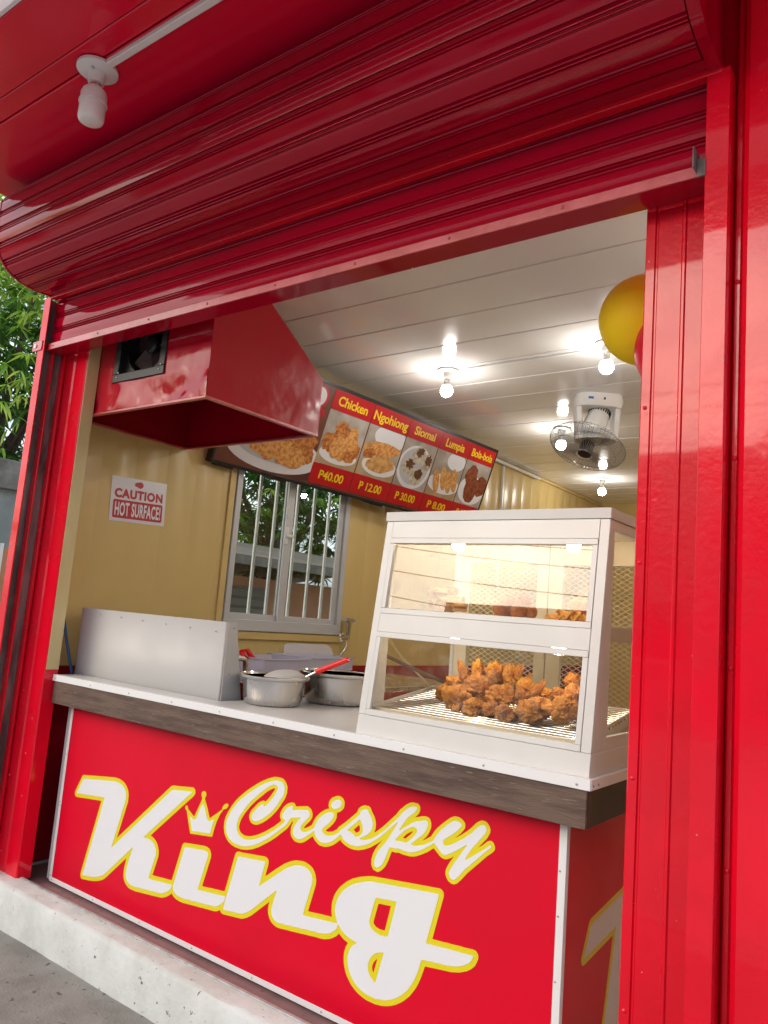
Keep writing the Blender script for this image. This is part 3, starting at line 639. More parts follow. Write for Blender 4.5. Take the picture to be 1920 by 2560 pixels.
# lettering of the front sign, in millimetres from the panel's lower left
ART = json.loads('''{"king_white":[[302,83.5,308,83,318.5,85,350,89,383.5,95,419.5,106,432.5,111.5,446,118,461.5,129.5,617.5,267.5,626,273.5,626,272,625,267,611,230,606.5,214,599,178,599,161.5,600.5,154,603.5,147,610,140,623.5,132.5,639,128.5,668,128.5,828.5,146.5,840.5,149,851.5,153.5,864.5,160,880,170.5,888,178,890,182,894.5,191.5,894,194,892,194.5,810.5,186,788,184.5,772,182.5,762.5,182.5,759,181.5,747,181.5,746.5,183,749,192.5,775,273,776.5,284,773.5,296,770,303,762.5,312,755.5,317,741,323.5,722,327.5,705,327.5,688,325.5,686,326,686,327,952.5,555,952,556.5,945,556.5,837,542.5,831,540,497.5,251,482,238.5,481,239.5,481,242,540,443.5,540,460,538.5,467.5,533.5,477.5,522.5,488.5,510.5,495,501,499,490,501.5,474.5,504,448,504,237,476.5,220,473.5,214,464,186.5,413.5,183,406,183,404,184,404,380,424.5,390.5,425.5,391.5,424,304,95.5,301.5,86,302,83.5],[1872,118,1905,117.5,1926.5,121.5,1941,125,1957,131.5,1973.5,139.5,1983,145.5,1998.5,157.5,2016.5,175,2022,182,2040.5,210.5,2051.5,237,2057.5,255,2063,276.5,2066,280.5,2069.5,282,2158,293,2181,298,2198,304,2212,311,2225.5,320.5,2233,328,2239.5,342.5,2238.5,345,2144,337,2139,336,2129.5,336,2099.5,332.5,2088.5,332.5,2084,331,2079,331,2076.5,332.5,2076.5,335.5,2110.5,476,2110,479.5,2102,480,1865.5,453.5,1851,451,1834,446,1810,437.5,1793.5,430.5,1778,422,1763.5,412.5,1746,398,1733.5,382.5,1723.5,366.5,1719,354.5,1716,342.5,1716,324.5,1720,310,1731,290,1727.5,288,1716.5,287,1649.5,280.5,1588,273.5,1580,274,1578.5,275.5,1581,285,1606.5,380,1608,394,1604,406,1596,416,1589.5,419.5,1575,424.5,1564,426,1554.5,426,1538,423.5,1523.5,419.5,1508,413.5,1488.5,404,1472,393,1362.5,310.5,1361.5,311,1361.5,312.5,1381,394,1381,396.5,1380,398,1378,398.5,1365,397,1350.5,395,1251,385,1242.5,383.5,1241,381,1193,195,1191.5,188,1192,185.5,1194.5,185,1260.5,193,1278.5,194.5,1290.5,197,1306,204.5,1328,217.5,1341,228,1432,306,1446.5,318,1449,318.5,1448,311.5,1441.5,292,1433,262,1431.5,255,1431.5,248,1435,236,1441,227.5,1452.5,220.5,1463.5,217.5,1475.5,217.5,1508,222,1526,223.5,1641,237.5,1660,239,1680.5,243,1702,251,1720,263,1729,273,1733.5,287.5,1736,286.5,1743,279.5,1752.5,273,1769.5,264.5,1787.5,259.5,1810,256.5,1815,255.5,1816,254,1814.5,252.5,1800.5,242.5,1796.5,238,1791.5,231,1786,219,1783.5,208,1783,198.5,1786,183,1789.5,172,1793,165,1801.5,153,1812.5,141.5,1822,135,1832,129.5,1845,124,1859.5,120,1871.5,118.5],[1898,162,1882,172,1875,179.5,1870,186.5,1867.5,194,1867,207,1870.5,219,1876,230,1880,235,1886.5,242,1900,250.5,1920.5,257.5,1923,257.5,1924,256,1901.5,167.5,1900,163,1899,162],[948,164,963,163,969,164.5,980,164.5,1005,168,1013.5,168,1145.5,182.5,1154,185,1163.5,190,1173,196,1185.5,206,1191,213,1195,221.5,1195.5,230,1193.5,231.5,1044.5,215.5,1043.5,216.5,1044.5,222.5,1057,263.5,1081,346,1080.5,352,1077,358,1066,361,1055.5,361,953.5,349,945,347,942.5,341.5,907.5,216.5,901.5,192.5,901,188,901.5,184,905,178,908.5,174.5,915,170.5,920,168.5,929.5,165.5,947.5,164],[1902.5,304,1882,307.5,1868.5,315,1865,318.5,1861,324.5,1859,332,1859,335.5,1875,401.5,1877,407.5,1880,409,1919.5,414,1955.5,418.5,1957,418,1958,416,1935,309,1932.5,307.5,1926.5,306,1904,303.5]],"king_yellow":[[296.5,66.5,304,66,322,69,353.5,73,387,79.5,406,84.5,425.5,91,438.5,96,453,103.5,471,116.5,489,133,591,222,591.5,221.5,587,203.5,583,180.5,583,158,586.5,144.5,591,136,599,128,604,124,622,115.5,636.5,112.5,671.5,112.5,822.5,129.5,839.5,132,856,137.5,872.5,146,889,156.5,896,163.5,912.5,154,924.5,150,947.5,147.5,966.5,147.5,1054,157,1061.5,157,1088,160.5,1095,160.5,1110.5,163,1118,163,1133.5,165,1142,165.5,1150,167,1160,170,1175.5,178.5,1179.5,173.5,1184,170.5,1188.5,169,1196,169,1289.5,180,1302.5,184.5,1316,191,1337.5,204.5,1419,273,1416,258.5,1415.5,245.5,1417.5,236,1421.5,226,1427,219,1432,213.5,1438,209.5,1448,205,1461,201.5,1479,201.5,1511.5,206,1529.5,207.5,1644.5,221.5,1664,223,1679.5,225.5,1697.5,231,1713,238.5,1730,249.5,1740.5,261,1754,253.5,1763.5,249,1780.5,244,1772,228.5,1767.5,212,1767.5,195,1770,179.5,1775,165,1779,156.5,1787,144.5,1802.5,129,1809,124,1820,117,1835.5,110,1854.5,104.5,1871.5,101.5,1907.5,101.5,1931.5,105.5,1946,109.5,1964,116.5,1981.5,125.5,1992.5,132.5,2008,144,2030.5,166,2049,192.5,2058,209.5,2067,231.5,2078,266,2169,278.5,2198,286.5,2220.5,297,2235,307.5,2246,318.5,2252,330.5,2256,341.5,2255.5,350,2254,353.5,2250.5,357.5,2247,360,2242,361.5,2236,361.5,2205,358,2195.5,358,2164,354.5,2154.5,354.5,2136.5,352,2097,349,2127.5,478,2127,486.5,2124.5,490.5,2121.5,494,2116,496.5,2110,497,1862,469.5,1841.5,465,1804,453,1776,440,1753.5,425.5,1732,406.5,1724,397,1715,384.5,1709,374,1705,364,1700.5,346,1700.5,321,1705,303,1701,301.5,1694,301.5,1607.5,292,1599.5,292,1621,370,1624,384.5,1623.5,399,1618,414,1614,420.5,1604,430.5,1593,436,1583.5,439,1568,442,1553.5,442,1528,438,1514.5,434,1502,429,1474,414.5,1434.5,386,1388,350.5,1387.5,353.5,1396.5,390.5,1397,399,1396,404,1394,407.5,1390,411,1385.5,413.5,1374.5,414.5,1256,401,1248.5,401,1239,399.5,1234,397.5,1229,393,1225.5,387,1190,248,1185,246.5,1122.5,240.5,1096,237,1089,236.5,1073.5,234.5,1065.5,234.5,1097,342.5,1097,353.5,1096,358,1090,368,1084,373,1070,377,1052,377,940,363,933,358.5,928,350,889,210.5,882.5,209,849,206.5,794,201,785.5,200.5,768.5,198.5,790.5,269.5,792.5,278,792.5,286,790.5,297,783,312.5,778,319,766.5,329.5,747,339,729.5,342.5,744.5,356.5,960,539.5,968,548,970,551.5,971,556,970.5,561,969,566,966,569.5,962,572,957,573.5,952,574,903,567.5,891,565.5,837,559.5,829.5,557.5,824,555,512,285,511,286,545.5,402.5,556,441,555.5,465,551,479.5,546,488,531,502.5,516.5,510.5,506,514.5,495,517,478,520,444.5,520,215.5,489,209.5,486,205,480.5,166.5,410,165.5,404,166.5,398,169.5,393,174,389.5,179.5,387.5,185.5,387.5,348.5,405,369,407,370,406,285.5,89.5,285.5,81,287,75,290.5,70,296,67],[1889.5,187,1884,196,1883,204.5,1885,212,1889.5,220.5,1896.5,229,1900,231.5,1900.5,230,1890,188],[1898,321,1887,323,1882,326,1877.5,329,1875.5,333,1876,339,1889,392,1890.5,393.5,1893,394.5,1918,397,1931.5,399,1937.5,399,1922,324.5,1920.5,322,1914.5,321,1899,320.5]],"crispy_white":[[1224,423,1248.5,422.5,1260.5,423.5,1281,427.5,1306,436,1335,449,1361.5,465,1392.5,485,1434.5,517.5,1462.5,540.5,1472,552.5,1481.5,567.5,1485,570,1526,580.5,1528,580,1529,579,1529,578,1515,564,1510,557.5,1502,543,1500,536,1500,525,1501.5,520,1504,516.5,1511.5,511.5,1520,509,1530.5,509,1540,511.5,1547.5,515,1562,525,1595.5,551,1597,550,1600,542,1607.5,533,1618,526,1629,522,1641,522,1650.5,523.5,1662.5,527,1674.5,533,1690,543.5,1712,564,1714,565,1716.5,563.5,1723.5,555,1730,551,1738,547.5,1754,543.5,1764.5,542.5,1784,543.5,1791,545,1812.5,553,1833,563,1848.5,573,1874,591.5,1903,618.5,1940,654.5,1941,654.5,1941,653.5,1939,647.5,1912.5,602,1899,582.5,1876,554,1871,546.5,1865,534.5,1861.5,522.5,1860,512,1861.5,504.5,1865.5,499.5,1874,499,1880,502,1886,506.5,1893,515,1900,528,1913,563.5,1918,572,1938.5,572.5,1948,575,1960,575,1966,573.5,1991.5,573.5,2004.5,576.5,2018,581,2046.5,597,2080,621,2084,620,2105,603,2111.5,599,2120,596.5,2127,598,2136.5,603,2159.5,617,2194,642.5,2195.5,642.5,2196,641.5,2194.5,638,2151,573,2141,555,2139.5,550,2139.5,546.5,2144,539,2148.5,535,2157,533,2163,536.5,2171,544,2195,573,2258,636,2277,653.5,2277,656,2276,658.5,2274.5,659,2272,658.5,2252,641,2231.5,626,2196.5,600,2193,599.5,2193,602,2195,606.5,2213,635.5,2254.5,687,2259,696.5,2259.5,699,2257,705,2253,709,2249.5,710.5,2244.5,710.5,2238.5,707.5,2230,701,2210,679.5,2183.5,658,2151,636.5,2134,627,2124.5,624,2117.5,624,2114.5,626,2112.5,630.5,2114.5,638,2118.5,642,2141.5,659,2159,674,2174,692,2174.5,694,2173,696.5,2170,699,2165.5,701.5,2159.5,703,2150,702.5,2141.5,698,2123.5,684,2100,662,2089.5,648.5,2077,628,2048,610,2018,599,2010.5,597.5,1998.5,597.5,1996,598.5,1996,600.5,2026,625.5,2042,641,2048,651,2054,665.5,2054.5,672.5,2052.5,677.5,2049,680,2043,680.5,2010.5,670.5,1996,663,1981,652,1953,631.5,1949.5,630.5,1948.5,632,1953,640,1965,658,1976.5,674,1985.5,682.5,2003,696.5,2007.5,702.5,2009.5,710,2009.5,711,2007,712.5,1997.5,712.5,1986.5,709.5,1976,703,1955,684.5,1943.5,669.5,1895.5,621.5,1876,605,1859.5,592,1845,582.5,1827,574,1814,570,1797,567.5,1795,568,1794,569.5,1795.5,572,1821,587,1834,599,1839.5,606.5,1843,616,1843,629.5,1840,637,1837,642.5,1821.5,660.5,1819.5,665.5,1808,665.5,1799.5,662.5,1793,658,1789.5,654.5,1786.5,645,1782.5,640.5,1738,600,1710.5,578,1707,571.5,1695,563,1682,556,1668.5,551,1661.5,549.5,1647,549.5,1636,553.5,1632,557.5,1631,560,1631.5,564.5,1634.5,569.5,1654,585.5,1665.5,597,1675,610,1677.5,617.5,1677,623.5,1672,626.5,1662.5,626.5,1653,623.5,1642,618.5,1623.5,605.5,1610.5,592,1605,584,1600,575.5,1595.5,562,1593.5,560,1573,546.5,1558,539,1551,537.5,1540,537.5,1536.5,539,1533,543,1532.5,549,1535,555,1542,564.5,1564,587,1569,593.5,1570.5,599.5,1567,606.5,1562,610.5,1554.5,612,1491,598,1488.5,599,1488,600.5,1489.5,609,1487.5,610.5,1485,610.5,1474,607,1466,602,1458.5,596.5,1450,586.5,1444,575.5,1442.5,567,1443.5,564.5,1449,560,1458.5,557.5,1458.5,556,1457.5,554,1454.5,549,1438,534,1414,515,1385.5,496,1365,484,1337.5,469.5,1318,461,1301.5,455,1290.5,452.5,1274,450,1260.5,450,1251,451.5,1244,454,1234,459,1228.5,464,1222,472,1219.5,479.5,1218,489,1223,509.5,1226.5,518,1233,528.5,1243.5,544,1270,576,1284,590,1314.5,616.5,1340.5,638,1365,655,1375.5,660.5,1390,666,1400,666,1404.5,663.5,1406.5,660.5,1407.5,657,1407.5,652,1405.5,646,1393,626,1378,607,1361,590,1352,582.5,1345.5,582.5,1345,587.5,1343.5,589,1333.5,584,1322,575,1299,552,1295,546.5,1291.5,539.5,1290,533.5,1291.5,528.5,1295.5,525,1299,523.5,1307.5,522,1317,523.5,1328,527,1351,540.5,1382,565,1398.5,582,1411,597,1435,632,1438.5,639,1442.5,652,1442,665.5,1436.5,675,1428.5,680,1420,682.5,1402,683,1388,680,1356,668,1329,654.5,1307.5,641.5,1266.5,614,1232,586.5,1208.5,564.5,1191,543.5,1179,525,1167,502,1161.5,485.5,1161.5,470,1167,454,1174,444,1180,438,1188.5,432.5,1204,426.5,1216,423.5,1223.5,423],[1776.5,571.5,1761,580.5,1752.5,583,1739.5,583.5,1738.5,585,1778,619.5,1787.5,628.5,1790,629.5,1792,628.5,1801,614,1805,598,1802.5,590,1797,582,1791,577.5,1778,571.5],[1937.5,596.5,1936,598,1936,599.5,1945.5,610,1967,632,1974.5,638,1995,650,2006,652.5,2012,650.5,2014.5,648.5,2016,645,2015.5,640,2013.5,635.5,2002,620.5,1980.5,600,1977,599,1953,598.5,1938.5,596.5],[1673,640,1677,639.5,1688,642.5,1698.5,648.5,1703.5,653,1707,660.5,1707,665.5,1703.5,670.5,1697,672.5,1692.5,673,1682,670.5,1671,664.5,1666,659.5,1662.5,652,1662.5,647.5,1666,642.5,1672,640.5]],"crispy_yellow":[[1221,411,1252,410.5,1283.5,415.5,1311,424.5,1341,438.5,1378,461,1400,475,1423.5,492.5,1469.5,530,1478.5,540.5,1491,558.5,1496,560,1496.5,558.5,1490.5,546.5,1488,538,1488,522.5,1491,514,1497.5,506,1509,499,1517.5,497,1533,497,1545,500.5,1553.5,504.5,1564,511,1590.5,532,1592,532,1601.5,522,1618,512.5,1625.5,510,1643.5,510,1653,511.5,1666,515.5,1683,523.5,1697,533.5,1713,548,1720,542.5,1727.5,538.5,1734.5,536,1750,532,1762,530.5,1774,530.5,1794.5,533.5,1816,541,1839.5,552.5,1864,569,1880.5,581.5,1888,589,1869.5,566,1860.5,552.5,1852,536,1848,518,1848.5,504.5,1851,498.5,1854.5,493,1858,489.5,1862,488,1875,486,1880,487.5,1891.5,495,1903,508,1906.5,513,1915.5,532,1925.5,560.5,1941,560.5,1950.5,563,1958,563,1964,561.5,1995,562,2008,564.5,2020,568.5,2044,581,2057.5,589,2078,604.5,2081.5,606,2102.5,590,2110,586,2117.5,584.5,2124.5,584.5,2132,586.5,2142.5,592,2152,598.5,2153,598,2140,579.5,2130,560,2128,552.5,2128,544,2129,539.5,2133.5,532,2140,525.5,2145,523,2152,521,2160.5,521.5,2170,526.5,2183,539.5,2204,565,2266,627,2282,640.5,2288.5,648.5,2289.5,652,2289.5,658,2286,665.5,2280.5,670.5,2273.5,672,2265,668.5,2244.5,650.5,2234.5,644,2262,676,2271,693,2271.5,702.5,2267.5,711,2261,718,2255.5,721.5,2250.5,722.5,2240,722,2231.5,717.5,2224,712,2203,689.5,2194,682,2177.5,668.5,2154.5,653,2154,653.5,2173.5,671.5,2184,684.5,2186,689.5,2186,696.5,2185.5,700,2183,704,2177.5,709,2170,713,2163,715,2150,715,2146,714,2134,708,2108,686.5,2088.5,667.5,2079.5,656,2068,638,2044,622,2038,619.5,2052,634,2057.5,642.5,2063,653.5,2066.5,665.5,2066,675,2064,682,2060,688,2054,691.5,2050,692,2042,692.5,2028.5,689.5,2003.5,680.5,2017,694,2021.5,705,2021.5,713.5,2019,719,2013,723.5,2008,724.5,1992.5,724,1983,721.5,1968.5,713,1945,692,1934,677,1886,629.5,1869,614.5,1851,601,1850.5,602,1855,614,1855,629.5,1852,640,1850,645.5,1842.5,655.5,1832.5,666.5,1830.5,671.5,1827,675.5,1821,678,1804,677.5,1794.5,674,1786,668.5,1779.5,662,1775.5,651,1773.5,648.5,1731,610,1702,587,1696,578.5,1682,569.5,1674.5,566,1658,561.5,1648,561.5,1646,563.5,1661.5,576,1676.5,591,1684,601.5,1687.5,608,1689.5,615,1689.5,624.5,1688,629.5,1701,635,1707,639.5,1713.5,646,1717,651,1719,657,1719,669,1716,675,1710.5,680.5,1704.5,683.5,1697.5,685,1690,685,1682,683.5,1676,681,1664,674.5,1657,668,1653,662,1650.5,654.5,1650,647.5,1651,642.5,1653.5,638,1653,636.5,1635,628.5,1617,616,1599.5,598,1591.5,586,1584,568,1567.5,557.5,1554.5,551,1548.5,549.5,1547,550,1552,557.5,1574.5,580,1581,590,1582.5,596,1582,603,1578,612.5,1571.5,619,1560.5,623.5,1552,624,1503,613,1502,613,1499,617.5,1493.5,621.5,1488.5,622.5,1481.5,622,1469.5,618,1458.5,612,1447,602,1440,593.5,1432.5,580,1430.5,570.5,1431.5,561,1438.5,552.5,1438.5,551.5,1431,544,1408,526,1367.5,499.5,1331.5,480,1298,467,1280,463,1263,462,1254.5,463.5,1247.5,465.5,1240,469.5,1235,474.5,1232,480.5,1230.5,488,1233.5,501,1238,513,1253,537,1280,568.5,1306,593.5,1356.5,634.5,1379.5,649,1392.5,654,1395,653.5,1389.5,642.5,1378.5,627,1369,615,1353,599,1346,601,1340,601,1326.5,594,1316,586,1288.5,558.5,1284.5,552.5,1280.5,544,1278,537,1278.5,528.5,1282,520.5,1288,515,1295.5,511.5,1304,510,1311,510,1319.5,511.5,1332.5,516,1347.5,524,1366,536.5,1388,554,1409,575.5,1416.5,584,1425.5,596,1445.5,626,1449.5,634,1454.5,650,1454,669,1450.5,676,1446,682,1437,689.5,1431,692.5,1424,694.5,1398.5,694.5,1384,692,1352,679.5,1322,664.5,1300,651.5,1268,630,1245,613,1215,588,1197.5,570.5,1181,550,1164.5,525,1155.5,507,1150,488,1150,466,1156,448,1162.5,438.5,1173.5,428,1182.5,421.5,1200.5,414.5,1221,411],[1776.5,585.5,1765.5,592,1784.5,609,1787.5,612,1788.5,611,1791.5,603,1792,596,1788.5,591.5,1785,588.5,1778,585],[1964,611,1974,622,1980.5,627.5,1995,636.5,2000,638.5,2000.5,638,1999,635.5,1993,628,1974.5,611,1965,610.5]],"crown_yellow":[[966,404,968,403,975,403.5,987,405.5,1088,417.5,1091.5,419.5,1093,422,1097,442,1107,474.5,1119,500,1127.5,513.5,1138,527,1142,529.5,1150,532,1155,535.5,1161,542,1164,549,1160,552.5,1156,553,1146.5,550.5,1139.5,545.5,1133,537,1131.5,533.5,1131.5,528.5,1130,525.5,1109.5,510.5,1070,483,1067.5,482.5,1066,483,1061.5,492.5,1051,513,1029.5,545.5,1029,548,1034,556,1035.5,563.5,1032,569.5,1029,572,1026.5,572.5,1018,572.5,1014.5,571,1010.5,568,1007.5,563.5,1007,560,1008.5,554,1014.5,543,1000.5,512,981,473,978.5,470,975,470.5,944,486.5,938.5,490,936,497.5,933,500,929.5,501.5,924.5,499,921,494,921,489.5,923.5,485.5,929.5,484.5,931.5,482,965.5,404.5]],"crown_white":[[976,416,982,415.5,1079.5,428,1081,431.5,1081.5,438.5,1084,450.5,1093,480.5,1090,481,1073.5,472,1061.5,472,1058,474,1052.5,479.5,1045,492.5,1035,510.5,1025.5,524.5,1023,525.5,1020.5,522.5,1010.5,506,995.5,472,989.5,461.5,983.5,459,977.5,458.5,970,460,959.5,464,956.5,464,956,461.5,975,417]],"k_white":[[302,83.5,308,83,318.5,85,350,89,383.5,95,419.5,106,432.5,111.5,446,118,461.5,129.5,617.5,267.5,626,273.5,626,272,625,267,611,230,606.5,214,599,178,599,161.5,600.5,154,603.5,147,610,140,623.5,132.5,639,128.5,668,128.5,828.5,146.5,840.5,149,851.5,153.5,864.5,160,880,170.5,888,178,890,182,894.5,191.5,894,194,892,194.5,810.5,186,788,184.5,772,182.5,762.5,182.5,759,181.5,747,181.5,746.5,183,749,192.5,775,273,776.5,284,773.5,296,770,303,762.5,312,755.5,317,741,323.5,722,327.5,705,327.5,688,325.5,686,326,686,327,952.5,555,952,556.5,945,556.5,837,542.5,831,540,497.5,251,482,238.5,481,239.5,481,242,540,443.5,540,460,538.5,467.5,533.5,477.5,522.5,488.5,510.5,495,501,499,490,501.5,474.5,504,448,504,237,476.5,220,473.5,214,464,186.5,413.5,183,406,183,404,184,404,380,424.5,390.5,425.5,391.5,424,304,95.5,301.5,86,302,83.5]],"k_yellow":[[296.5,66.5,304,66,322,69,353.5,73,387,79.5,406,84.5,425.5,91,438.5,96,453,103.5,471,116.5,489,133,591,222,591.5,221.5,587,203.5,583,182,583,159,586,145.5,591,136,600.5,126.5,616,118,628,114,638,112.5,671.5,112.5,832,130.5,845.5,133.5,857.5,138,873,146,890.5,158,903,171,909,183,911,190,911,196,909,202,904.5,207,899.5,209.5,887.5,210.5,870.5,208,849,206.5,832,204.5,824,204.5,768.5,198.5,790.5,269.5,792.5,278,792.5,286,790.5,297,783,312.5,778,319,766.5,329.5,747,339,729.5,342.5,744.5,356.5,959.5,539,969,549.5,971,555,971,560,969,566,964.5,570.5,959.5,573,952,574,837,559.5,825,555.5,818,549.5,512,285,511,286,545.5,402.5,556,441,555.5,465,551,479.5,546,488,531,502.5,516.5,510.5,506,514.5,495,517,478,520,444.5,520,225,491,215,489,209,485.5,205.5,482,200,472,166.5,410,165.5,404,166.5,398,170,392.5,174.5,389,179.5,387.5,185.5,387.5,348.5,405,369,407,370,406,285.5,89.5,285.5,81,287,75,290.5,70,296,67]]}''')
def loops(k): return [[(l[i] / 1000, l[i + 1] / 1000) for i in range(0, len(l), 2)] for l in ART[k]]
SG = frame_empty('lettering', (-3.40 * KS, PY - .0006, -1.29 * KS), (1, 0, 0), (0, 0, 1)); SG.parent = PN
for nm, key, m_, z in (('king_outline', 'king_yellow', 'yellow_vinyl', 0), ('crispy_outline', 'crispy_yellow', 'yellow_vinyl', .0001), ('crown_outline', 'crown_yellow', 'yellow_vinyl', 0),
                       ('king_letters', 'king_white', 'white_vinyl', .0009), ('crispy_letters', 'crispy_white', 'white_vinyl', .0010), ('crown_fill', 'crown_white', 'white_vinyl', .0009)):
    o = flat(nm, loops(key), m_, None, 0, .0008)
    o.matrix_world = SG.matrix_world @ Matrix.Translation((0, 0, z)) @ Matrix.Diagonal((KS, KS, 1, 1)); o.parent = PN
bpy.data.objects.remove(SG)
sc = 1.18
for nm, key, m_, z in (('side_outline', 'k_yellow', 'yellow_vinyl', .0006), ('side_letters', 'k_white', 'white_vinyl', .0015)):
    lp = [[((2.263 + (x - .2195) * sc) * 1.05, (-.811 + (q - .4737) * 1.10) * 1.05) for x, q in l] for l in loops(key)]
    o = flat(nm, lp, m_, None, 0, .0008)
    o.matrix_world = Matrix(((0, 0, 1, PX1 + z), (1, 0, 0, 0), (0, 1, 0, 0), (0, 0, 0, 1))); o.parent = PS

# ================================================================== display cabinet
CB = thing('display_cabinet', 'white heated display cabinet with sloping glazed front full of fried food', 'display cabinet')
CX, CXR = -1.645, -.829            # left and right faces
ZB, ZTOP = -.3855, .376
def fy(z): return 2.105 + (z + .386) * (.085 / .729)    # the sloping front
YK = 2.70
def front_piece(name, m_, x0, x1, z0, z1, off=0.0, th=.02, bev=.0015):
    """a bar lying in the sloping front, off = how far it stands proud"""
    p = [(x, fy(z) - off + d, z) for x in (x0, x1) for d in (0, th) for z in (z0, z1)]
    return MB().hexa(p).build(name, m_, CB, bev=bev)
# base, corner posts and rails
b = MB(); b.hexa([(x, y, z) for x in (CX, CXR) for y, z in ((fy(ZB), ZB), (fy(-.322), -.322), (YK, ZB), (YK, -.322))]); b.build('base', 'white_metal', CB, bev=.0015)
front_piece('corner_post', 'white_metal', CX, CX + .028, -.3215, .3425, th=.03)
front_piece('corner_post', 'white_metal', CXR - .030, CXR, -.3215, .3425, th=.03)
front_piece('top_rail', 'white_metal', CX + .0285, CXR - .0305, .283, .3425, .001, .024)
front_piece('middle_rail', 'white_metal', CX + .0285, CXR - .0305, -.044, .018, .001, .024)
for za, zb in ((.018, .283), (-.3215, -.044)):
    front_piece('glazing_bead', 'white_metal', CX + .029, CXR - .031, zb - .019, zb - .0005, .004, .014)
    front_piece('glazing_bead', 'white_metal', CX + .029, CXR - .031, za + .0005, za + .019, .003, .012)
    front_piece('glazing_bead', 'white_metal', CX + .029, CX + .046, za + .0195, zb - .0195, .002, .012)
    front_piece('glazing_bead', 'white_metal', CXR - .048, CXR - .031, za + .0195, zb - .0195, .002, .012)
    p = [(x, fy(z) + d, z) for x in (CX + .0465, CXR - .0485) for d in (.006, .010) for z in (za + .02, zb - .02)]
    MB().hexa(p).build('front_pane', 'glass', CB, smooth=0)
b = MB(); b.hexa([(x, y, z) for x in (CX - .004, CXR + .003) for y in (2.186, YK) for z in (.3435, ZTOP)]); b.build('roof', 'white_metal', CB, bev=.0015)
# sides
for x0, x1, nm in ((CXR - .016, CXR - .0005, 'r'), (CX + .0005, CX + .016, 'l')):
    def sp(y0a, y0b, y1, z0, z1, name='side_rail', m_='white_metal', xx0=x0, xx1=x1):
        MB().hexa([(x, y, z) for x in (xx0, xx1) for y, z in ((y0a, z0), (y0b, z1), (y1, z0), (y1, z1))]).build(name, m_, CB, bev=.001)
    za, zb = -.3215, .3425
    g = .0305
    sp(fy(za) + g, fy(-.285) + g, YK - .001, za, -.285); sp(fy(.312) + g, fy(zb) + g, YK - .001, .312, zb)
    sp(fy(-.285) + g, fy(.312) + g, fy(.312) + g + .012, -.2848, .3118)
    sp(YK - .03, YK - .03, YK - .001, -.2848, .3118)
    xm = (x0 + x1) / 2
    sp(fy(-.285) + g + .02, fy(.312) + g + .012, YK - .0305, -.2846, .3116, 'side_pane', 'glass_side', xm - .002, xm + .002)
# shelf
box('shelf', 'cream_metal', CB, CX + .02, CXR - .02, 2.20, YK - .035, .014, .022, .001)
box('shelf_edge', 'white_metal', CB, CXR - .0195, CXR - .017, 2.22, YK - .04, -.015, .03, .001)
box('shelf_lining', 'paper', CB, CX + .04, CXR - .05, 2.21, YK - .06, .0225, .0235, 0)
box('ceiling_lining', 'cream_metal', CB, CX + .018, CXR - .018, 2.24, YK - .035, .335, .342, 0)
# back: two sliding doors with expanded mesh
xd = [(-1.64, -1.574), (-1.285, -1.241), (-1.237, -1.182), (-.90, -.845)]
for x0, x1 in xd: box('door_stile', 'cream_metal', CB, x0, x1, YK - .028, YK - .008, -.3215, .34, .0015)
for x0, x1 in ((-1.5735, -1.2855), (-1.1815, -.9005)):
    box('door_rail', 'cream_metal', CB, x0, x1, YK - .027, YK - .009, .248, .34, .0015)
    box('door_rail', 'cream_metal', CB, x0, x1, YK - .027, YK - .009, -.3215, -.27, .0015)
    b = MB(); px_, pz_ = .031, .0185; yy = YK - .016
    z0, z1 = -.27, .248
    def clip(xa, za, xb, zb):
        pts = []
        dx, dz = xb - xa, zb - za; t0, t1 = 0., 1.
        for p, q in ((-dx, xa - x0), (dx, x1 - xa), (-dz, za - z0), (dz, z1 - za)):
            if abs(p) < 1e-9: continue
            t = q / p
            if p < 0: t0 = max(t0, t)
            else: t1 = min(t1, t)
        return (xa + dx * t0, za + dz * t0, xa + dx * t1, za + dz * t1) if t0 < t1 else None
    hh = z1 - z0; run = hh / pz_ * px_
    i = -int(run / px_) - 1
    while x0 + i * px_ < x1 + run:
        for sg in (1, -1):
            c = clip(x0 + i * px_, z0, x0 + i * px_ + sg * run, z1)
            if c:
                A_ = Vector((c[0], yy + sg * .0006, c[1])); B_ = Vector((c[2], yy + sg * .0006, c[3])); d = (B_ - A_)
                if d.length > .004:
                    u = d.normalized(); w = Vector((-u.z, 0, u.x))
                    b.obox((A_ + B_) / 2, u, w, (0, 1, 0), d.length, .0021, .0010)
        i += 1
    b.build('wire_mesh', 'cream_metal', CB, smooth=0)['kind'] = 'stuff'
box('back_lining', 'cream_metal', CB, CX + .018, CXR - .018, YK - .007, YK - .003, .30, .342, 0)
# tilted rack of bright rods
RK = bpy.data.objects.new('rack', None); COL.objects.link(RK); RK.parent = CB
def rz(y): return -.302 + (y - 2.16) * (.067 / .46)
for x0, x1 in ((CX + .022, CX + .027), (CXR - .045, CXR - .04)):
    MB().hexa([(x, y, rz(y) + d) for x in (x0, x1) for y in (2.155, 2.63) for d in (-.03, .012)]).build('rack_side', 'white_metal', RK, bev=.001)
MB().box(CX + .03, CXR - .048, 2.150, 2.156, rz(2.155) - .012, rz(2.155) + .006).build('rack_front', 'cream_metal', RK, bev=.001)
b0 = MB().tube([(CX + .022, 0, 0), (CXR - .040, 0, 0)], .0048, 10).build('rod', 'rod', RK)
for i in range(18):
    yy = 2.172 + i * .026
    o = b0 if i == 0 else b0.copy()
    if i: COL.objects.link(o)
    o.location = (0, yy, rz(yy))
box('drip_tray', 'stainless_sheet', CB, CX + .03, CXR - .03, 2.16, YK - .04, -.3205, -.316, 0)
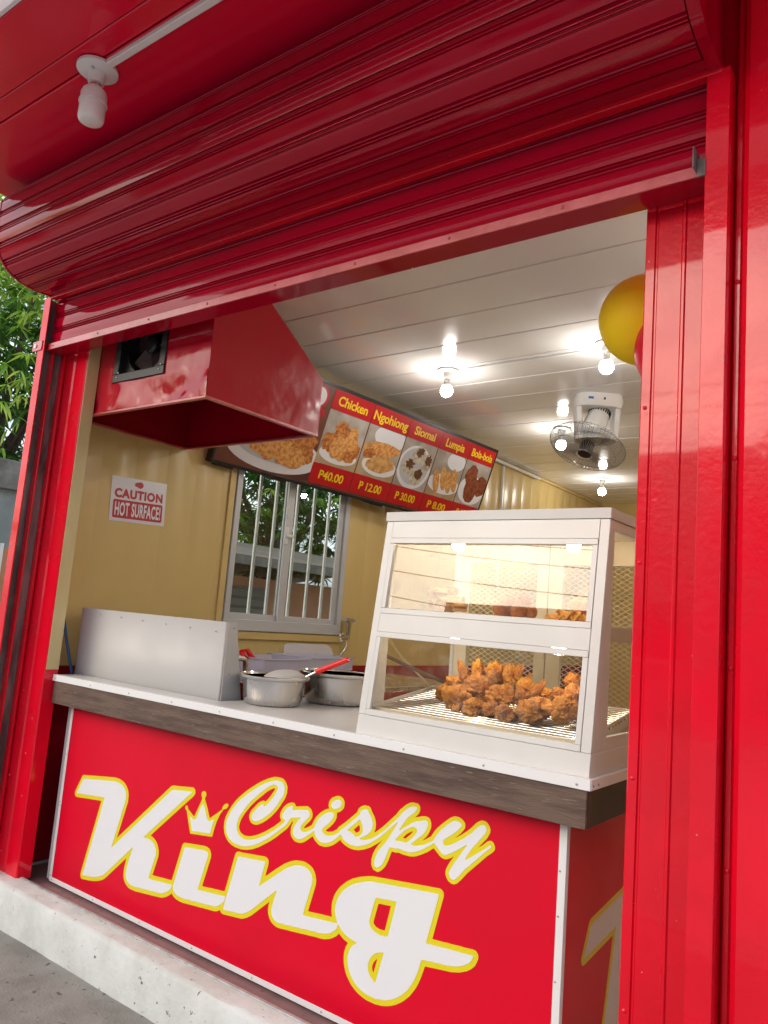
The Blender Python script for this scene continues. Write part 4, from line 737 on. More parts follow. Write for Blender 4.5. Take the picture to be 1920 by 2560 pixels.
def warm_lamp(p, r=.024):
    MB().lathe([(.010, .03), (.013, .012), (r * .8, .006), (r, -.008), (r * .9, -.022), (r * .55, -.034), (0, -.038)], p, 12).build('lamp', 'warm_bulb', CB, smooth=60)
warm_lamp((-1.473, 2.40, .30)); warm_lamp((-1.030, 2.40, .30)); q_ = at(1397, 1626, y=2.26); warm_lamp((q_.x, q_.y, -.03)); warm_lamp((-1.40, 2.30, -.02), .020)

# ------------------------------------------------------------------ fried chicken, one mesh per piece
def ico(sub):
    bm = bmesh.new(); bmesh.ops.create_icosphere(bm, subdivisions=sub, radius=1); vs = [v.co.copy() for v in bm.verts]; fs = [[v.index for v in f_.verts] for f_ in bm.faces]; bm.free()
    return vs, fs
ICO = ico(5)
def craggy(p, sd, a):
    q = p * 1.7 + Vector((sd * 7.1, sd * 3.3, sd * 1.9))
    w = q + Vector((noise.noise(q * 1.9), noise.noise(q * 1.9 + Vector((9, 0, 0))), noise.noise(q * 1.9 + Vector((0, 9, 0))))) * .35
    v = noise.noise(q * .8) * .34 + (.5 - abs(noise.noise(w * 1.9))) * .34 + (.5 - abs(noise.noise(w * 4.3))) * .20 + (.5 - abs(noise.noise(q * 10.0))) * .09
    return 1 + a * (v - .30)
def chicken(px, py, w, h, kind, sd, label, Y, m_='chicken', rot=0.0):
    c = at(1060 + px / 2.86, 1640 + py / 2.86, y=Y)
    d = c.dot(CAM_FWD); sx = w / 2.86 / 1933.84 * d / 2 * 1.24; sz = h / 2.86 / 1933.84 * d / 2 * 1.22; sy = (sx + sz) * .45
    vs = []
    up = Vector((0, 0, 1)); rt = Vector((.83, .55, 0)); fw = Vector((-.55, .83, 0))
    for v in ICO[0]:
        if kind == 'drum':      # thick end low, thin bone end up
            t = (v.z + 1) / 2; k = (1 - .62 * t) * 1.12 + (.20 if t > .93 else 0)
            q = Vector((v.x * k, v.y * k, v.z)); amp = .75
        else:
            q = v.copy(); amp = 1.35
        q = q * craggy(v, sd, amp)
        q = Matrix.Rotation(rot, 3, 'Y') @ Vector((q.x * sx, q.y * sy, q.z * sz))
        vs.append(rt * q.x + fw * q.y + up * q.z)
    me = bpy.data.meshes.new('fried_chicken'); me.from_pydata(vs, [], ICO[1])
    o = link('fried_chicken', me, m_, smooth=180); o.location = c
    return tag(o, label, 'fried chicken', 'fried chicken heaped on the cabinet rack')
PIECES = [
 (282, 118, 92, 150, 'drum', 'fried drumstick standing at the left end of the heap, bone leaning left', 2.43, 'chicken', -.42),
 (388, 118, 88, 150, 'lump', 'tall narrow fried piece between the leaning drumstick and the round golden one', 2.44, 'chicken_gold', 0),
 (515, 125, 132, 158, 'lump', 'round golden fried piece standing highest at the back of the heap', 2.45, 'chicken_gold', 0),
 (640, 145, 126, 190, 'lump', 'pointed golden fried piece just right of the round golden one', 2.44, 'chicken_gold', .1),
 (752, 165, 52, 80, 'drum', 'small pointed fried tip peeking up behind the golden thigh', 2.47, 'chicken_gold', 0),
 (735, 235, 150, 116, 'lump', 'bright orange fried thigh under the slanting drumstick', 2.40, 'chicken_gold', 0),
 (815, 235, 72, 150, 'drum', 'slim dark drumstick slanting up to the right', 2.34, 'chicken_dark', .62),
 (880, 290, 118, 96, 'lump', 'orange fried piece right of the slanting drumstick', 2.38, 'chicken_gold', 0),
 (225, 192, 120, 92, 'lump', 'golden fried piece with a spiky left tip behind the front left ones', 2.41, 'chicken_gold', 0),
 (145, 258, 100, 108, 'lump', 'dark fried piece farthest left on the rack', 2.38, 'chicken_dark', 0),
 (228, 325, 172, 200, 'lump', 'big craggy fried piece at the front left corner of the heap', 2.30, 'chicken', 0),
 (395, 240, 210, 176, 'lump', 'wide craggy fried piece in the middle of the left half', 2.36, 'chicken', 0),
 (548, 288, 190, 160, 'lump', 'folded fried piece in the very middle of the heap', 2.33, 'chicken', 0),
 (365, 372, 150, 124, 'lump', 'round fried piece in the front row, second from the left', 2.265, 'chicken', 0),
 (478, 392, 108, 106, 'lump', 'small greyish fried piece in the front row, third from the left', 2.255, 'chicken_dark', 0),
 (592, 412, 150, 112, 'lump', 'dark fried piece at the middle of the front row', 2.24, 'chicken_dark', 0),
 (692, 290, 92, 110, 'lump', 'shadowed fried piece behind the wide front one', 2.36, 'chicken_dark', 0),
 (785, 392, 248, 156, 'lump', 'widest crumbly fried piece, right of the middle of the front row', 2.24, 'chicken', 0),
 (990, 388, 184, 152, 'lump', 'rounded fried piece at the right end of the front row', 2.235, 'chicken', 0),
 (958, 282, 92, 90, 'lump', 'dark fried piece above the right end of the front row', 2.36, 'chicken_dark', 0),
 (1062, 312, 130, 200, 'lump', 'tall fried piece half hidden by the right glazing bead', 2.33, 'chicken', 0),
 (1068, 190, 100, 116, 'lump', 'fried piece topping the right end of the heap', 2.39, 'chicken', 0)]
for i, (px, py, w, h, kd, lb, Y, m_, rt_) in enumerate(PIECES): chicken(px, py, w, h, kd, i + 1.0, lb, Y, m_, rt_)

for pts, r_, lb_ in (([at(966, 1590, y=2.32), at(1010, 1650, y=2.42), at(1078, 1718, y=2.52)], .0042, 'thin pale bamboo stick leaning inside the cabinet at the left'), ([at(962, 1638, y=2.36), at(1030, 1670, y=2.42), at(1125, 1712, y=2.50)], .0062, 'thicker brown bamboo stick crossing the pale one inside the cabinet')):
    tag(MB().tube(pts, r_, 8).build('bamboo_stick', 'cream_edge' if r_ < .005 else 'bark', smooth=60), lb_, 'stick')
# upper shelf food
def zup(x, y, Y): return at(1180 + x / 5.53, 1270 + y / 5.53, y=Y)
BALLS = [(400, 1400, 'leftmost fried ball of the small heap on the upper shelf', 2.34, .030), (505, 1320, 'fried ball on top left of the small heap', 2.40, .030),
         (640, 1425, 'fried ball in the middle front of the small heap', 2.32, .030), (700, 1335, 'large fried ball on top right of the small heap', 2.39, .033), (805, 1440, 'rightmost fried ball of the small heap', 2.35, .026), (500, 1440, 'fried ball in the dim middle of the small heap', 2.42, .028)]
ICO3 = ico(3)
for i, (x, y, lb, Y, r_) in enumerate(BALLS):
    c = zup(x, y, Y); r_ *= .92
    me = bpy.data.meshes.new('fried_ball'); me.from_pydata([v * (r_ * (1 + .05 * noise.noise(v * 2.5 + Vector((i * 5, 0, 0))))) for v in ICO3[0]], [], ICO3[1])
    o = link('fried_ball', me, 'ball', smooth=180); o.location = (c.x, c.y, max(c.z, .0245 + r_ * .9))
    tag(o, lb, 'fried ball', 'fried balls on the upper shelf')
def curl(px, py, Y, r_, ln, axis, lb, sd, m_='crackling'):
    c = at(px, py, y=Y); b = MB(); n = 18; k = 9; vs = []
    ax = Vector(axis).normalized(); a = ax.cross(Vector((0, 0, 1))).normalized(); u = a.cross(ax)
    for i in range(k):
        for j in range(n):
            t = 5.6 * j / (n - 1) + sd
            rr = r_ * (1 + .22 * noise.noise(Vector((i * .5, j * .4, sd * 9))))
            vs.append(c + ax * (ln * (i / (k - 1) - .5)) + a * (rr * math.cos(t)) + u * (rr * math.sin(t)))
    o = b.add(vs, [(i * n + j, i * n + j + 1, (i + 1) * n + j + 1, (i + 1) * n + j) for i in range(k - 1) for j in range(n - 1)]).build('pork_crackling', m_, smooth=180)
    sol = o.modifiers.new('thickness', 'SOLIDIFY'); sol.thickness = .004
    return tag(o, lb, 'crackling', 'curled crackling on the upper shelf')
for i, (px, py, Y, r_, ln, ax, lb) in enumerate([
    (1098, 1482, 2.36, .017, .07, (1, .3, 0), 'curled crackling on top of the pale heap on the left'), (1125, 1478, 2.38, .015, .06, (1, -.2, 0), 'curled crackling lying across the top right of the pale heap'),
    (1090, 1514, 2.34, .018, .05, (.4, 1, 0), 'curled crackling at the left foot of the pale heap'), (1112, 1506, 2.35, .018, .05, (.6, 1, 0), 'curled crackling in the middle of the pale heap'),
    (1140, 1502, 2.37, .018, .06, (1, .1, 0), 'curled crackling on the right side of the pale heap'), (1150, 1518, 2.33, .015, .05, (.8, .6, 0), 'curled crackling at the right foot of the pale heap'), (1122, 1519, 2.33, .014, .05, (.3, 1, 0), 'curled crackling at the front of the pale heap')]):
    curl(px, py, Y, r_, ln, ax, lb, i * 1.3)
def wafer(px, py, Y, w, h, lb, sd):
    c = at(px, py, y=Y); n = 14; vs = []
    for i in range(n):
        for j in range(n):
            u, v = i / (n - 1) - .5, j / (n - 1) - .5
            rr = 1 - .25 * (u * u + v * v)
            vs.append(c + Vector((u * w * rr, v * w * .7 * rr, h * (.5 * noise.noise(Vector((u * 4 + sd * 3, v * 4, sd))) + .6 * math.sin(u * 9 + sd) * math.cos(v * 7)))))
    o = MB().add(vs, [(i * n + j, (i + 1) * n + j, (i + 1) * n + j + 1, i * n + j + 1) for i in range(n - 1) for j in range(n - 1)]).build('fried_wafer', 'chicken_gold', smooth=180)
    o.modifiers.new('thickness', 'SOLIDIFY').thickness = .004
    return tag(o, lb, 'fried wafer', 'wavy wafers on the upper shelf')
wafer(1392, 1545, 2.30, .075, .020, 'wavy golden wafer lying flat right of the fried balls', 1)
wafer(1425, 1540, 2.31, .080, .024, 'wavy golden wafer with a high fold, in the middle of the three', 2.2)
wafer(1452, 1549, 2.29, .060, .018, 'wavy golden wafer nearest the right glazing bead', 3.7)
for i, (px, py, lb) in enumerate(((1440, 1515, 'craggy fried lump behind the wavy wafers'), (1462, 1522, 'craggy fried lump behind the right glazing bead'))):
    c = at(px, py, y=2.40); me = bpy.data.meshes.new('fried_lump')
    me.from_pydata([v * (.030 * craggy(v, 40 + i, 1.3)) for v in ICO3[0]], [], ICO3[1])
    o = link('fried_lump', me, 'chicken', smooth=180); o.location = (c.x, c.y, max(c.z, .048)); tag(o, lb, 'fried lump')

# ================================================================== stove guard, pots and things on the counter
SG_ = thing('stove_guard', 'bent stainless steel splash guard standing at the left end of the counter', 'splash guard')
yg, zt, zb = 2.222, -.066, -.60
prof = []
for i in range(9):
    a = R(90 * i / 8); prof.append((-3.545 + .055 * (1 - math.cos(a)) - .01, yg + .055 * (1 - math.sin(a))))
prof = [(-3.565, 2.42)] + [(-3.555 + .05 * (1 - math.cos(R(90 * i / 8))), yg + .05 - .05 * math.sin(R(90 * i / 8))) for i in range(9)] + [(-2.468, yg), (-2.462, yg + .006)]
vs = [(x, y, z) for z in (zb, zt) for x, y in prof]; k = len(prof)
o = MB().add(vs, [(i, i + 1, k + i + 1, k + i) for i in range(k - 1)]).build('front_sheet', 'stainless_sheet', SG_, smooth=50)
o.modifiers.new('thickness', 'SOLIDIFY').thickness = .002
MB().hexa([(x, y, z) for x in (-2.461, -2.458) for y, z in ((yg + .007, zb), (yg + .007, zt), (2.385, zb), (2.277, zt))]).build('end_sheet', 'stainless_sheet', SG_, bev=.0005)
for i in range(6): screw((-3.36 + i * .168, yg - .0022, zt - .022 - .004 * i), (0, -1, 0), SG_, .8)
for z in (-.09, -.28): screw((-2.456, 2.262, z), (1, 0, 0), SG_, .8)
box('burner_table', 'stainless_sheet', SG_, -3.55, -2.47, 2.46, 2.95, -.62, -.60, .002)

def pot(name, label, c, rb, rr, h, group='steel pots on the counter'):
    t = thing(name, label, 'pot', c, group)
    MB().lathe([(0, 0), (rb * .86, 0), (rb * .97, .006), (rb * 1.03, .03), (rb * 1.06, h * .8), (rb * 1.07, h - .012), (rr * .96, h - .010), (rr, h - .004), (rr * 1.0, h), (rr * .975, h + .003), (rb * 1.05, h - .006),
                (rb * 1.02, h - .016), (rb * 1.0, .03), (rb * .93, .010), (0, .006)], n=48).build('body', 'stainless', t, smooth=50)
    MB().lathe([(rr * .985, h - .002), (rr * 1.012, h + .001), (rr * 1.012, h + .005), (rr * .985, h + .007), (rr * .965, h + .003), (rr * .985, h - .002)], n=48).build('rim', 'chrome', t, smooth=60)
    return t
P1 = Vector((-2.302, 2.372, ZT)); P2 = Vector((-2.235, 2.712, ZT))
pot('cooking_pot', 'dull steel pot with a grey bowl and red handled spoon inside, beside the splash guard', P1, .119, .148, .113)
pot('cooking_pot', 'larger steel pot partly hidden behind the display cabinet', P2, .145, .178, .128)
# bowl resting in the pot
MB().lathe([(.092, .0), (.088, .012), (.078, .024), (.060, .035), (.035, .042), (0, .045), (0, .043), (.034, .040), (.058, .033), (.075, .022), (.085, .011), (.089, 0)], n=36).build('bowl', 'stainless_sheet', smooth=60)
o = bpy.data.objects['bowl']; o.location = P1 + Vector((.022, .028, .098)); o.rotation_euler = (R(5), R(-6), 0); tag(o, 'grey metal bowl turned upside down inside the nearer pot', 'bowl')
SPN = thing('spoon', 'spoon with a red plastic handle resting on the rim of the nearer pot', 'spoon')
A_ = at(765, 1692, y=2.40); B_ = at(792, 1679, y=2.41); C_ = at(871, 1649, y=2.43)
MB().tube([A_, B_], .0035, 8).build('shaft', 'chrome', SPN)
b = MB(); dd = (C_ - B_); b.tube([B_ - dd * .02, B_ + dd * .04, B_ + dd * .3, B_ + dd * .7, B_ + dd * .95, C_], .011, 12); b.build('handle', 'red_plastic', SPN, bev=.003)

# sink table along the left wall with boxes
ST = thing('sink_table', 'low stainless steel sink table standing along the cream wall under the window', 'table')
box('table_top', 'stainless', ST, -3.64, -2.75, 2.98, 4.75, -.43, -.40, .004)
for x, y in ((-3.6, 3.02), (-2.79, 3.02), (-3.6, 4.7), (-2.79, 4.7)): box('leg', 'alu', ST, x - .015, x + .015, y - .015, y + .015, -1.329, -.43, .002)
def tub(label, x0, x1, y0, y1, z0, z1, m_='clear_plastic'):
    t = thing('plastic_box', label, 'plastic box'); th = .003
    b = MB(); b.box(x0, x1, y0, y1, z0, z0 + th); b.box(x0, x0 + th, y0, y1, z0 + th, z1); b.box(x1 - th, x1, y0, y1, z0 + th, z1); b.box(x0 + th, x1 - th, y0, y0 + th, z0 + th, z1); b.box(x0 + th, x1 - th, y1 - th, y1, z0 + th, z1)
    b.build('body', m_, t, bev=.001)
    b = MB(); r_ = .012; b.box(x0 - r_, x1 + r_, y0 - r_, y0, z1 - .008, z1); b.box(x0 - r_, x1 + r_, y1, y1 + r_, z1 - .008, z1); b.box(x0 - r_, x0, y0, y1, z1 - .008, z1); b.box(x1, x1 + r_, y0, y1, z1 - .008, z1)
    b.build('rim', m_, t, bev=.002)
    return t
tub('lilac tinted plastic box with red tongs, left of the open one', -3.36, -3.06, 3.06, 3.42, -.40, -.268, 'lilac_plastic')
tub('open clear plastic box beneath its leaning lid', -3.42, -3.10, 3.46, 3.88, -.40, -.262)
b = MB(); lp = rrect(-.22, .22, -.085, .085, .06); vs = []
LC = at(772, 1642, x=-3.46)
ca, u_ = Vector((.10, .99, 0)).normalized(), Vector((-.35, .02, .94)).normalized(); nn = ca.cross(u_)
vs = [LC + ca * x + u_ * y + nn * d for d in (0, .012) for x, y in lp]; k = len(lp)
o = b.add(vs, [tuple(range(k)), tuple(range(2 * k - 1, k - 1, -1))] + [(i, (i + 1) % k, k + (i + 1) % k, k + i) for i in range(k)]).build('box_lid', 'clear_plastic', bev=.003)
tag(o, 'clear plastic lid leaning upright against the wall behind the boxes', 'lid')
def ribbon(name, pts, w, side, label, m_='red_plastic'):
    vs = []; side = Vector(side).normalized()
    for p in pts: vs += [Vector(p) - side * w / 2, Vector(p) + side * w / 2]
    o = MB().add(vs, [(2 * i, 2 * i + 1, 2 * i + 3, 2 * i + 2) for i in range(len(pts) - 1)]).build(name, m_, smooth=60)
    o.modifiers.new('thickness', 'SOLIDIFY').thickness = .003
    return tag(o, label, 'tongs')
Z5 = lambda x, y, X: at(540 + x / 4.608, 1500 + y / 4.608, x=X)
ribbon('tongs', [Z5(450, 690, -3.16), Z5(400, 640, -3.17), Z5(370, 590, -3.18), Z5(345, 565, -3.19), Z5(315, 568, -3.20), Z5(298, 590, -3.20), Z5(305, 620, -3.19), Z5(330, 655, -3.18), Z5(350, 680, -3.18)], .030, (.75, .6, .25), 'red plastic tongs looping up out of the lilac box')
ribbon('tongs', [Z5(1165, 718, -3.2), Z5(1215, 690, -3.22), Z5(1250, 675, -3.24), Z5(1264, 690, -3.24), Z5(1262, 718, -3.22)], .026, (.8, .4, .45), 'tip of red tongs showing behind the larger pot')
FC = thing('tap', 'bent steel tap beside the splash guard', 'tap')
MB().tube([at(560, 1640, x=-3.0), at(585, 1643, x=-3.0), at(608, 1647, x=-3.0), at(613, 1650, x=-3.0), at(614, 1664, x=-3.0), at(613, 1690, x=-3.0)], .014, 12).build('spout', 'stainless', FC, smooth=50)
MB().lathe([(.03, 0), (.03, .01), (.012, .02), (.012, .10)], (at(560, 1640, x=-3.0).x, at(560, 1640, x=-3.0).y, -.40), 16).build('base', 'stainless', FC)
SPY = thing('spray_head', 'small chrome spray head hanging on the cream wall right of the window', 'spray head')
V = lambda x, y: at(560 + x / 4.1475, 1500 + y / 4.1475, x=-3.60)
MB().lathe([(.034, 0), (.034, .01), (.02, .02), (.018, .06)], (-3.655, V(1270, 390).y, V(1270, 390).z), 18, (1, 0, 0)).build('valve', 'chrome', SPY)
MB().tube([V(1285, 400), V(1288, 350), V(1293, 280), V(1297, 215)], .013, 12, r2=.020).build('handle', 'chrome', SPY, smooth=50)
MB().tube([V(1255, 200), V(1340, 218)], .017, 12).build('head', 'chrome', SPY)
MB().tube([V(1275, 420), V(1270, 470), V(1245, 520), V(1210, 560), V(1175, 590), V(1120, 630)], .009, 10).build('hose', 'stainless', SPY, smooth=60)
b = MB().tube([at(160, 1540, x=-3.60), at(164, 1580, x=-3.59), at(168, 1610, x=-3.585), at(173, 1645, x=-3.57), at(181, 1690, x=-3.56), at(186, 1730, x=-3.56)], .007, 8)
tag(b.build('cable', 'blue_cable', smooth=60), 'blue cable hanging down behind the left end of the counter', 'cable')
# ================================================================== hood
HD = thing('extractor_hood', 'red sheet metal extractor hood under the ceiling with a square black fan opening', 'hood')
hx0, hx1, hy0, hy1, hz = -3.655, -2.622, 2.108, 2.842, .885
zl, ztp = 1.188, 1.632
yt = 2.135
b = MB()
f_ = lambda x: [(x, hy0, hz), (x, hy0, ztp), (x, yt, ztp), (x, hy1, zl), (x, hy1, hz)]
b.add(f_(hx0) + f_(hx1), [(0, 1, 6, 5)]); 
# front sheet subdivided with a fan opening
fx0, fx1, fz0, fz1 = -3.322, -2.945, 1.045, 1.40
b = MB()
xs = [hx0, fx0, fx1, hx1]; zs = [hz + .012, fz0, fz1, ztp]
for i in range(3):
    for j in range(3):
        if i == 1 and j == 1: continue
        n_ = 16; vs = []; 
        for a in range(n_ + 1):
            for c in range(n_ + 1):
                x = xs[i] + (xs[i + 1] - xs[i]) * a / n_; z = zs[j] + (zs[j + 1] - zs[j]) * c / n_
                d = (.016 * noise.noise(Vector((x * 6, z * 7, 3))) + .014 * abs(noise.noise(Vector((x * 13 + z * 5, z * 9, 8)))) * (1 if x > -3.05 else .4)) * max(0, min(1, (1.10 - z) * 6))
                vs.append((x, hy0 + d, z))
        b.add(vs, [(a * (n_ + 1) + c, (a + 1) * (n_ + 1) + c, (a + 1) * (n_ + 1) + c + 1, a * (n_ + 1) + c + 1) for a in range(n_) for c in range(n_)])
FS = b.build('front_sheet', 'red_sheet', HD, smooth=60)
MB().add([(hx1, hy0 + .001, hz + .012), (hx1, hy0 + .001, ztp), (hx1, yt, ztp), (hx1, hy1, zl), (hx1, hy1, hz + .012)], [(0, 1, 2, 3, 4)]).build('side_sheet', 'red_sheet', HD, smooth=0)
MB().add([(hx0, yt, ztp), (hx1, yt, ztp), (hx1, hy1, zl), (hx0, hy1, zl), (hx0, hy1, hz + .012), (hx1, hy1, hz + .012)], [(0, 1, 2, 3), (3, 2, 5, 4)]).build('back_sheet', 'red_sheet', HD, smooth=0)
b = MB(); t_ = .012
b.box(hx0, hx1 + .002, hy0 - .002, hy0 + .02, hz, hz + t_); b.box(hx0, hx1 + .002, hy1 - .02, hy1 + .002, hz, hz + t_); b.box(hx1 - .02, hx1 + .002, hy0 + .0205, hy1 - .0205, hz, hz + t_); b.box(hx0, hx0 + .02, hy0 + .0205, hy1 - .0205, hz, hz + t_)
b.build('rim', 'red_bar', HD, bev=.002)
b = MB(); b.box(hx0 + .001, hx1 - .001, hy0 + .13, hy1 - .005, 1.17, 1.175); b.box(hx0 + .001, hx0 + .004, hy0 + .002, hy1 - .0005, hz + .013, 1.169); b.build('inner_plate', 'red_wall', HD, smooth=0)
FAN = bpy.data.objects.new('exhaust_fan', None); COL.objects.link(FAN); FAN.parent = HD
b = MB(); e = .03
for x0, x1, z0, z1 in ((fx0 - .012, fx1 + .012, fz0 - .012, fz0 + e), (fx0 - .012, fx1 + .012, fz1 - e, fz1 + .012), (fx0 - .012, fx0 + e, fz0 + e, fz1 - e), (fx1 - e, fx1 + .012, fz0 + e, fz1 - e)):
    b.box(x0, x1, hy0 - .008, hy0 + .03, z0, z1)
b.build('housing', 'black', FAN, bev=.003)
cx, cz = (fx0 + fx1) / 2, (fz0 + fz1) / 2
b = MB(); n_ = 32
o_ = [(cx + .19 * (1 if i % 4 in (0, 3) else -1), 0, 0) for i in range(4)]
ring = [(cx + .150 * math.cos(2 * math.pi * i / n_), cz + .150 * math.sin(2 * math.pi * i / n_)) for i in range(n_)]
sq = []
for x, z in ring:
    dx, dz = x - cx, z - cz; k = .175 / max(abs(dx), abs(dz)); sq.append((cx + dx * k, cz + dz * k))
b.add([(x, hy0 + .028, z) for x, z in ring] + [(x, hy0 + .028, z) for x, z in sq], [(i, (i + 1) % n_, n_ + (i + 1) % n_, n_ + i) for i in range(n_)])
b.add([(x, hy0 + .028, z) for x, z in ring] + [(x, hy0 + .12, z) for x, z in ring], [(i, (i + 1) % n_, n_ + (i + 1) % n_, n_ + i) for i in range(n_)])
b.build('shroud', 'black', FAN, smooth=40)
MB().lathe([(.045, 0), (.045, .05), (.035, .06), (0, .062)], (cx, hy0 + .10, cz), 20, (0, -1, 0)).build('hub', 'black', FAN)
for i in range(5):
    a = 2 * math.pi * i / 5 + .3
    rv = Vector((math.cos(a), 0, math.sin(a))); tv = Vector((-math.sin(a), 0, math.cos(a)))
    c = Vector((cx, hy0 + .075, cz)); p = []
    for r_, w in ((.04, .03), (.14, .06)):
        p.append([c + rv * r_ + tv * w + Vector((0, .018, 0)), c + rv * r_ - tv * w - Vector((0, .018, 0))])
    MB().add([p[0][0], p[0][1], p[1][1], p[1][0]], [(0, 1, 2, 3)]).build('blade', 'plywood_edge', FAN, smooth=0)
for dx, dz in ((-1, -1), (1, -1)):
    for q in (.0, .022): screw((cx + dx * .165 + q * .5, hy0 - .0085, cz + dz * .165 + q), (0, -1, 0), FAN, 1.2)

# ================================================================== menu board
th, ph = .3087, .0554
P0 = at(524, 1155, x=-3.60)
av = Vector((math.sin(ph), math.cos(ph), 0)); nv = Vector((math.cos(ph), -math.sin(ph), 0))
uv = nv * math.sin(th) + Vector((0, 0, math.cos(th)))
MBD = frame_empty('menu_board', P0, av, uv)
tag(MBD, 'long black framed menu board with food pictures and prices leaning out from the wall', 'menu board')
BL, BH = 2.85, .716
def lbox(name, m_, par, x0, x1, y0, y1, z0, z1, bev=.001): return MB().box(x0, x1, y0, y1, z0, z1).build(name, m_, par, bev=bev)
b = MB()
for x0, x1, y0, y1 in ((0, BL, 0, .022), (0, BL, BH - .022, BH), (0, .018, .022, BH - .022), (BL - .012, BL, .022, BH - .022)): b.box(x0, x1, y0, y1, -.05, .004)
b.build('frame', 'black', MBD, bev=.002)
lbox('backing', 'board_brown', MBD, .018, BL - .012, .022, BH - .022, -.02, 0, 0)
for x in (.06, .5, 1.5, 2.3): lbox('bracket', 'plywood_edge', MBD, x, x + .13, -.012, .0, -.16, -.01)
# big picture at the left
PIC = MBD
flat('plate', [ellipse(.46, .17, .40, .135)], 'menu_plate', MBD, .001, .0006)
flat('plate', [ellipse(.46, .19, .33, .095)], 'menu_plate_shade', MBD, .0016, .0004)
for i, (x, y, rx, ry, m_) in enumerate(((.22, .28, .15, .10, 'food_fried'), (.62, .25, .16, .14, 'food_fried'), (.40, .25, .17, .13, 'food_fried_light'), (.52, .38, .20, .13, 'food_fried'), (.30, .42, .16, .12, 'food_fried_light'), (.58, .16, .15, .07, 'food_fried_light'))):
    flat('chicken_picture', [blob(x, y, rx, ry, i + 1, .22, 60)], m_, MBD, .0024 + i * .0006, .0004)
flat('badge', [ellipse(.69, .60, .075, .075)], 'print_red', MBD, .001, .0006)
flat('badge', [ellipse(.682, .602, .06, .062)], 'menu_plate', MBD, .002, .0006)
flat('badge', [blob(.72, .50, .05, .03, 9)], 'print_red', MBD, .0012, .0006)
cols = [(.803, 1.207), (1.214, 1.629), (1.636, 2.036), (2.043, 2.449), (2.456, 2.832)]
names = [('Chicken', 'P40.00'), ('Ngohiong', 'P 12.00'), ('Siomai', 'P 30.00'), ('Lumpia', 'P 8.00'), ('Bola-bola', 'P 10.00')]
for ci, ((x0, x1), (nm, pr_)) in enumerate(zip(cols, names)):
    lbox('title_strip', 'menu_red', MBD, x0, x1, .553, .688, .0005, .0025)
    lbox('price_strip', 'menu_red', MBD, x0, x1, .036, .178, .0005, .0025)
    lbox('picture_ground', 'menu_back', MBD, x0 + .003, x1 - .001, .28, .5515, .0005, .0015, 0)
    lbox('picture_table', 'menu_wood' if ci in (0, 1, 3) else 'menu_back', MBD, x0 + .003, x1 - .001, .1795, .2798, .0005, .0015, 0)
    w = x1 - x0; cx = (x0 + x1) / 2
    tw = {0: .74, 1: .93, 2: .66, 3: .64, 4: .84}[ci]
    dn = .022 if nm in ('Ngohiong', 'Lumpia') else 0
    text('title', nm, 'menu_yellow', MBD, cx - w * tw / 2, cx + w * tw / 2, .588 - dn, .655, .0028, .024, .97)
    text('price', pr_, 'menu_yellow', MBD, cx - w * .30, cx + w * .30, .075, .137, .0028, .022, .97)
def pic(ci, sh, m_, z, nm): 
    x0, x1 = cols[ci]; w = x1 - x0
    out = []
    lo, hi, yb, yt_ = x0 + .005, x1 - .003, .181, .549
    for x, y in sh: out.append((min(max(x0 + x * w, lo), hi), min(max(.18 + y * .37, yb), yt_)))
    flat(nm, [out], m_, MBD, z, .0004)
pic(0, ellipse(.5, .22, .46, .17), 'menu_plate', .0022, 'plate'); pic(1, ellipse(.55, .25, .46, .20), 'menu_plate', .0022, 'plate')
pic(1, ellipse(.62, .85, .42, .24), 'menu_plate', .0021, 'plate')
pic(2, ellipse(.48, .45, .50, .46), 'menu_plate', .0022, 'plate'); pic(2, ellipse(.48, .47, .43, .39), 'menu_plate_shade', .0026, 'plate')
pic(3, ellipse(.5, .30, .52, .22), 'menu_plate', .0022, 'plate'); pic(3, ellipse(.7, .85, .3, .2), 'menu_plate', .0021, 'plate'); pic(4, ellipse(.5, .35, .5, .33), 'menu_plate', .0022, 'plate')
for i, (x, y, rx, ry, m_) in enumerate(((.22, .42, .18, .18, 'food_fried'), (.82, .38, .17, .16, 'food_fried'), (.70, .55, .16, .24, 'food_fried_light'), (.42, .68, .17, .18, 'food_fried'), (.50, .35, .25, .22, 'food_fried_light'), (.75, .25, .15, .12, 'food_fried'))):
    pic(0, blob(x, y, rx, ry, i + 20, .18), m_, .0028 + i * .0005, 'chicken_picture')
for i, (x, y, rx, ry, ro) in enumerate(((.42, .58, .46, .14, .10), (.58, .60, .42, .13, .05), (.55, .30, .36, .17, .08), (.2, .45, .16, .10, .4))):
    pic(1, blob(x, y, rx, ry, i + 30, .12, rot=ro), ('food_roll', 'food_fried_light', 'food_roll', 'food_fried')[i], .0028 + i * .0005, 'roll_picture')
for i, (x, y, rx, ry) in enumerate(((.30, .45, .19, .17), (.62, .28, .20, .19), (.50, .74, .17, .17), (.80, .62, .16, .18))):
    pic(2, blob(x, y, rx, ry, i + 40, .14), 'food_dumpling', .0031 + i * .0008, 'dumpling_picture')
    pic(2, blob(x + .03, y + .05, rx * .62, ry * .6, i + 50, .3), 'food_dark', .0035 + i * .0008, 'filling_picture')
for i, (x, y) in enumerate(((.24, .32), (.44, .42), (.62, .38), (.80, .44))):
    pic(3, ellipse(x, y, .10, .27, rot=.38), 'food_roll', .0029 + i * .0006, 'roll_picture'); pic(3, ellipse(x + .01, y, .05, .22, rot=.38), 'food_fried_light', .0032 + i * .0006, 'roll_picture')
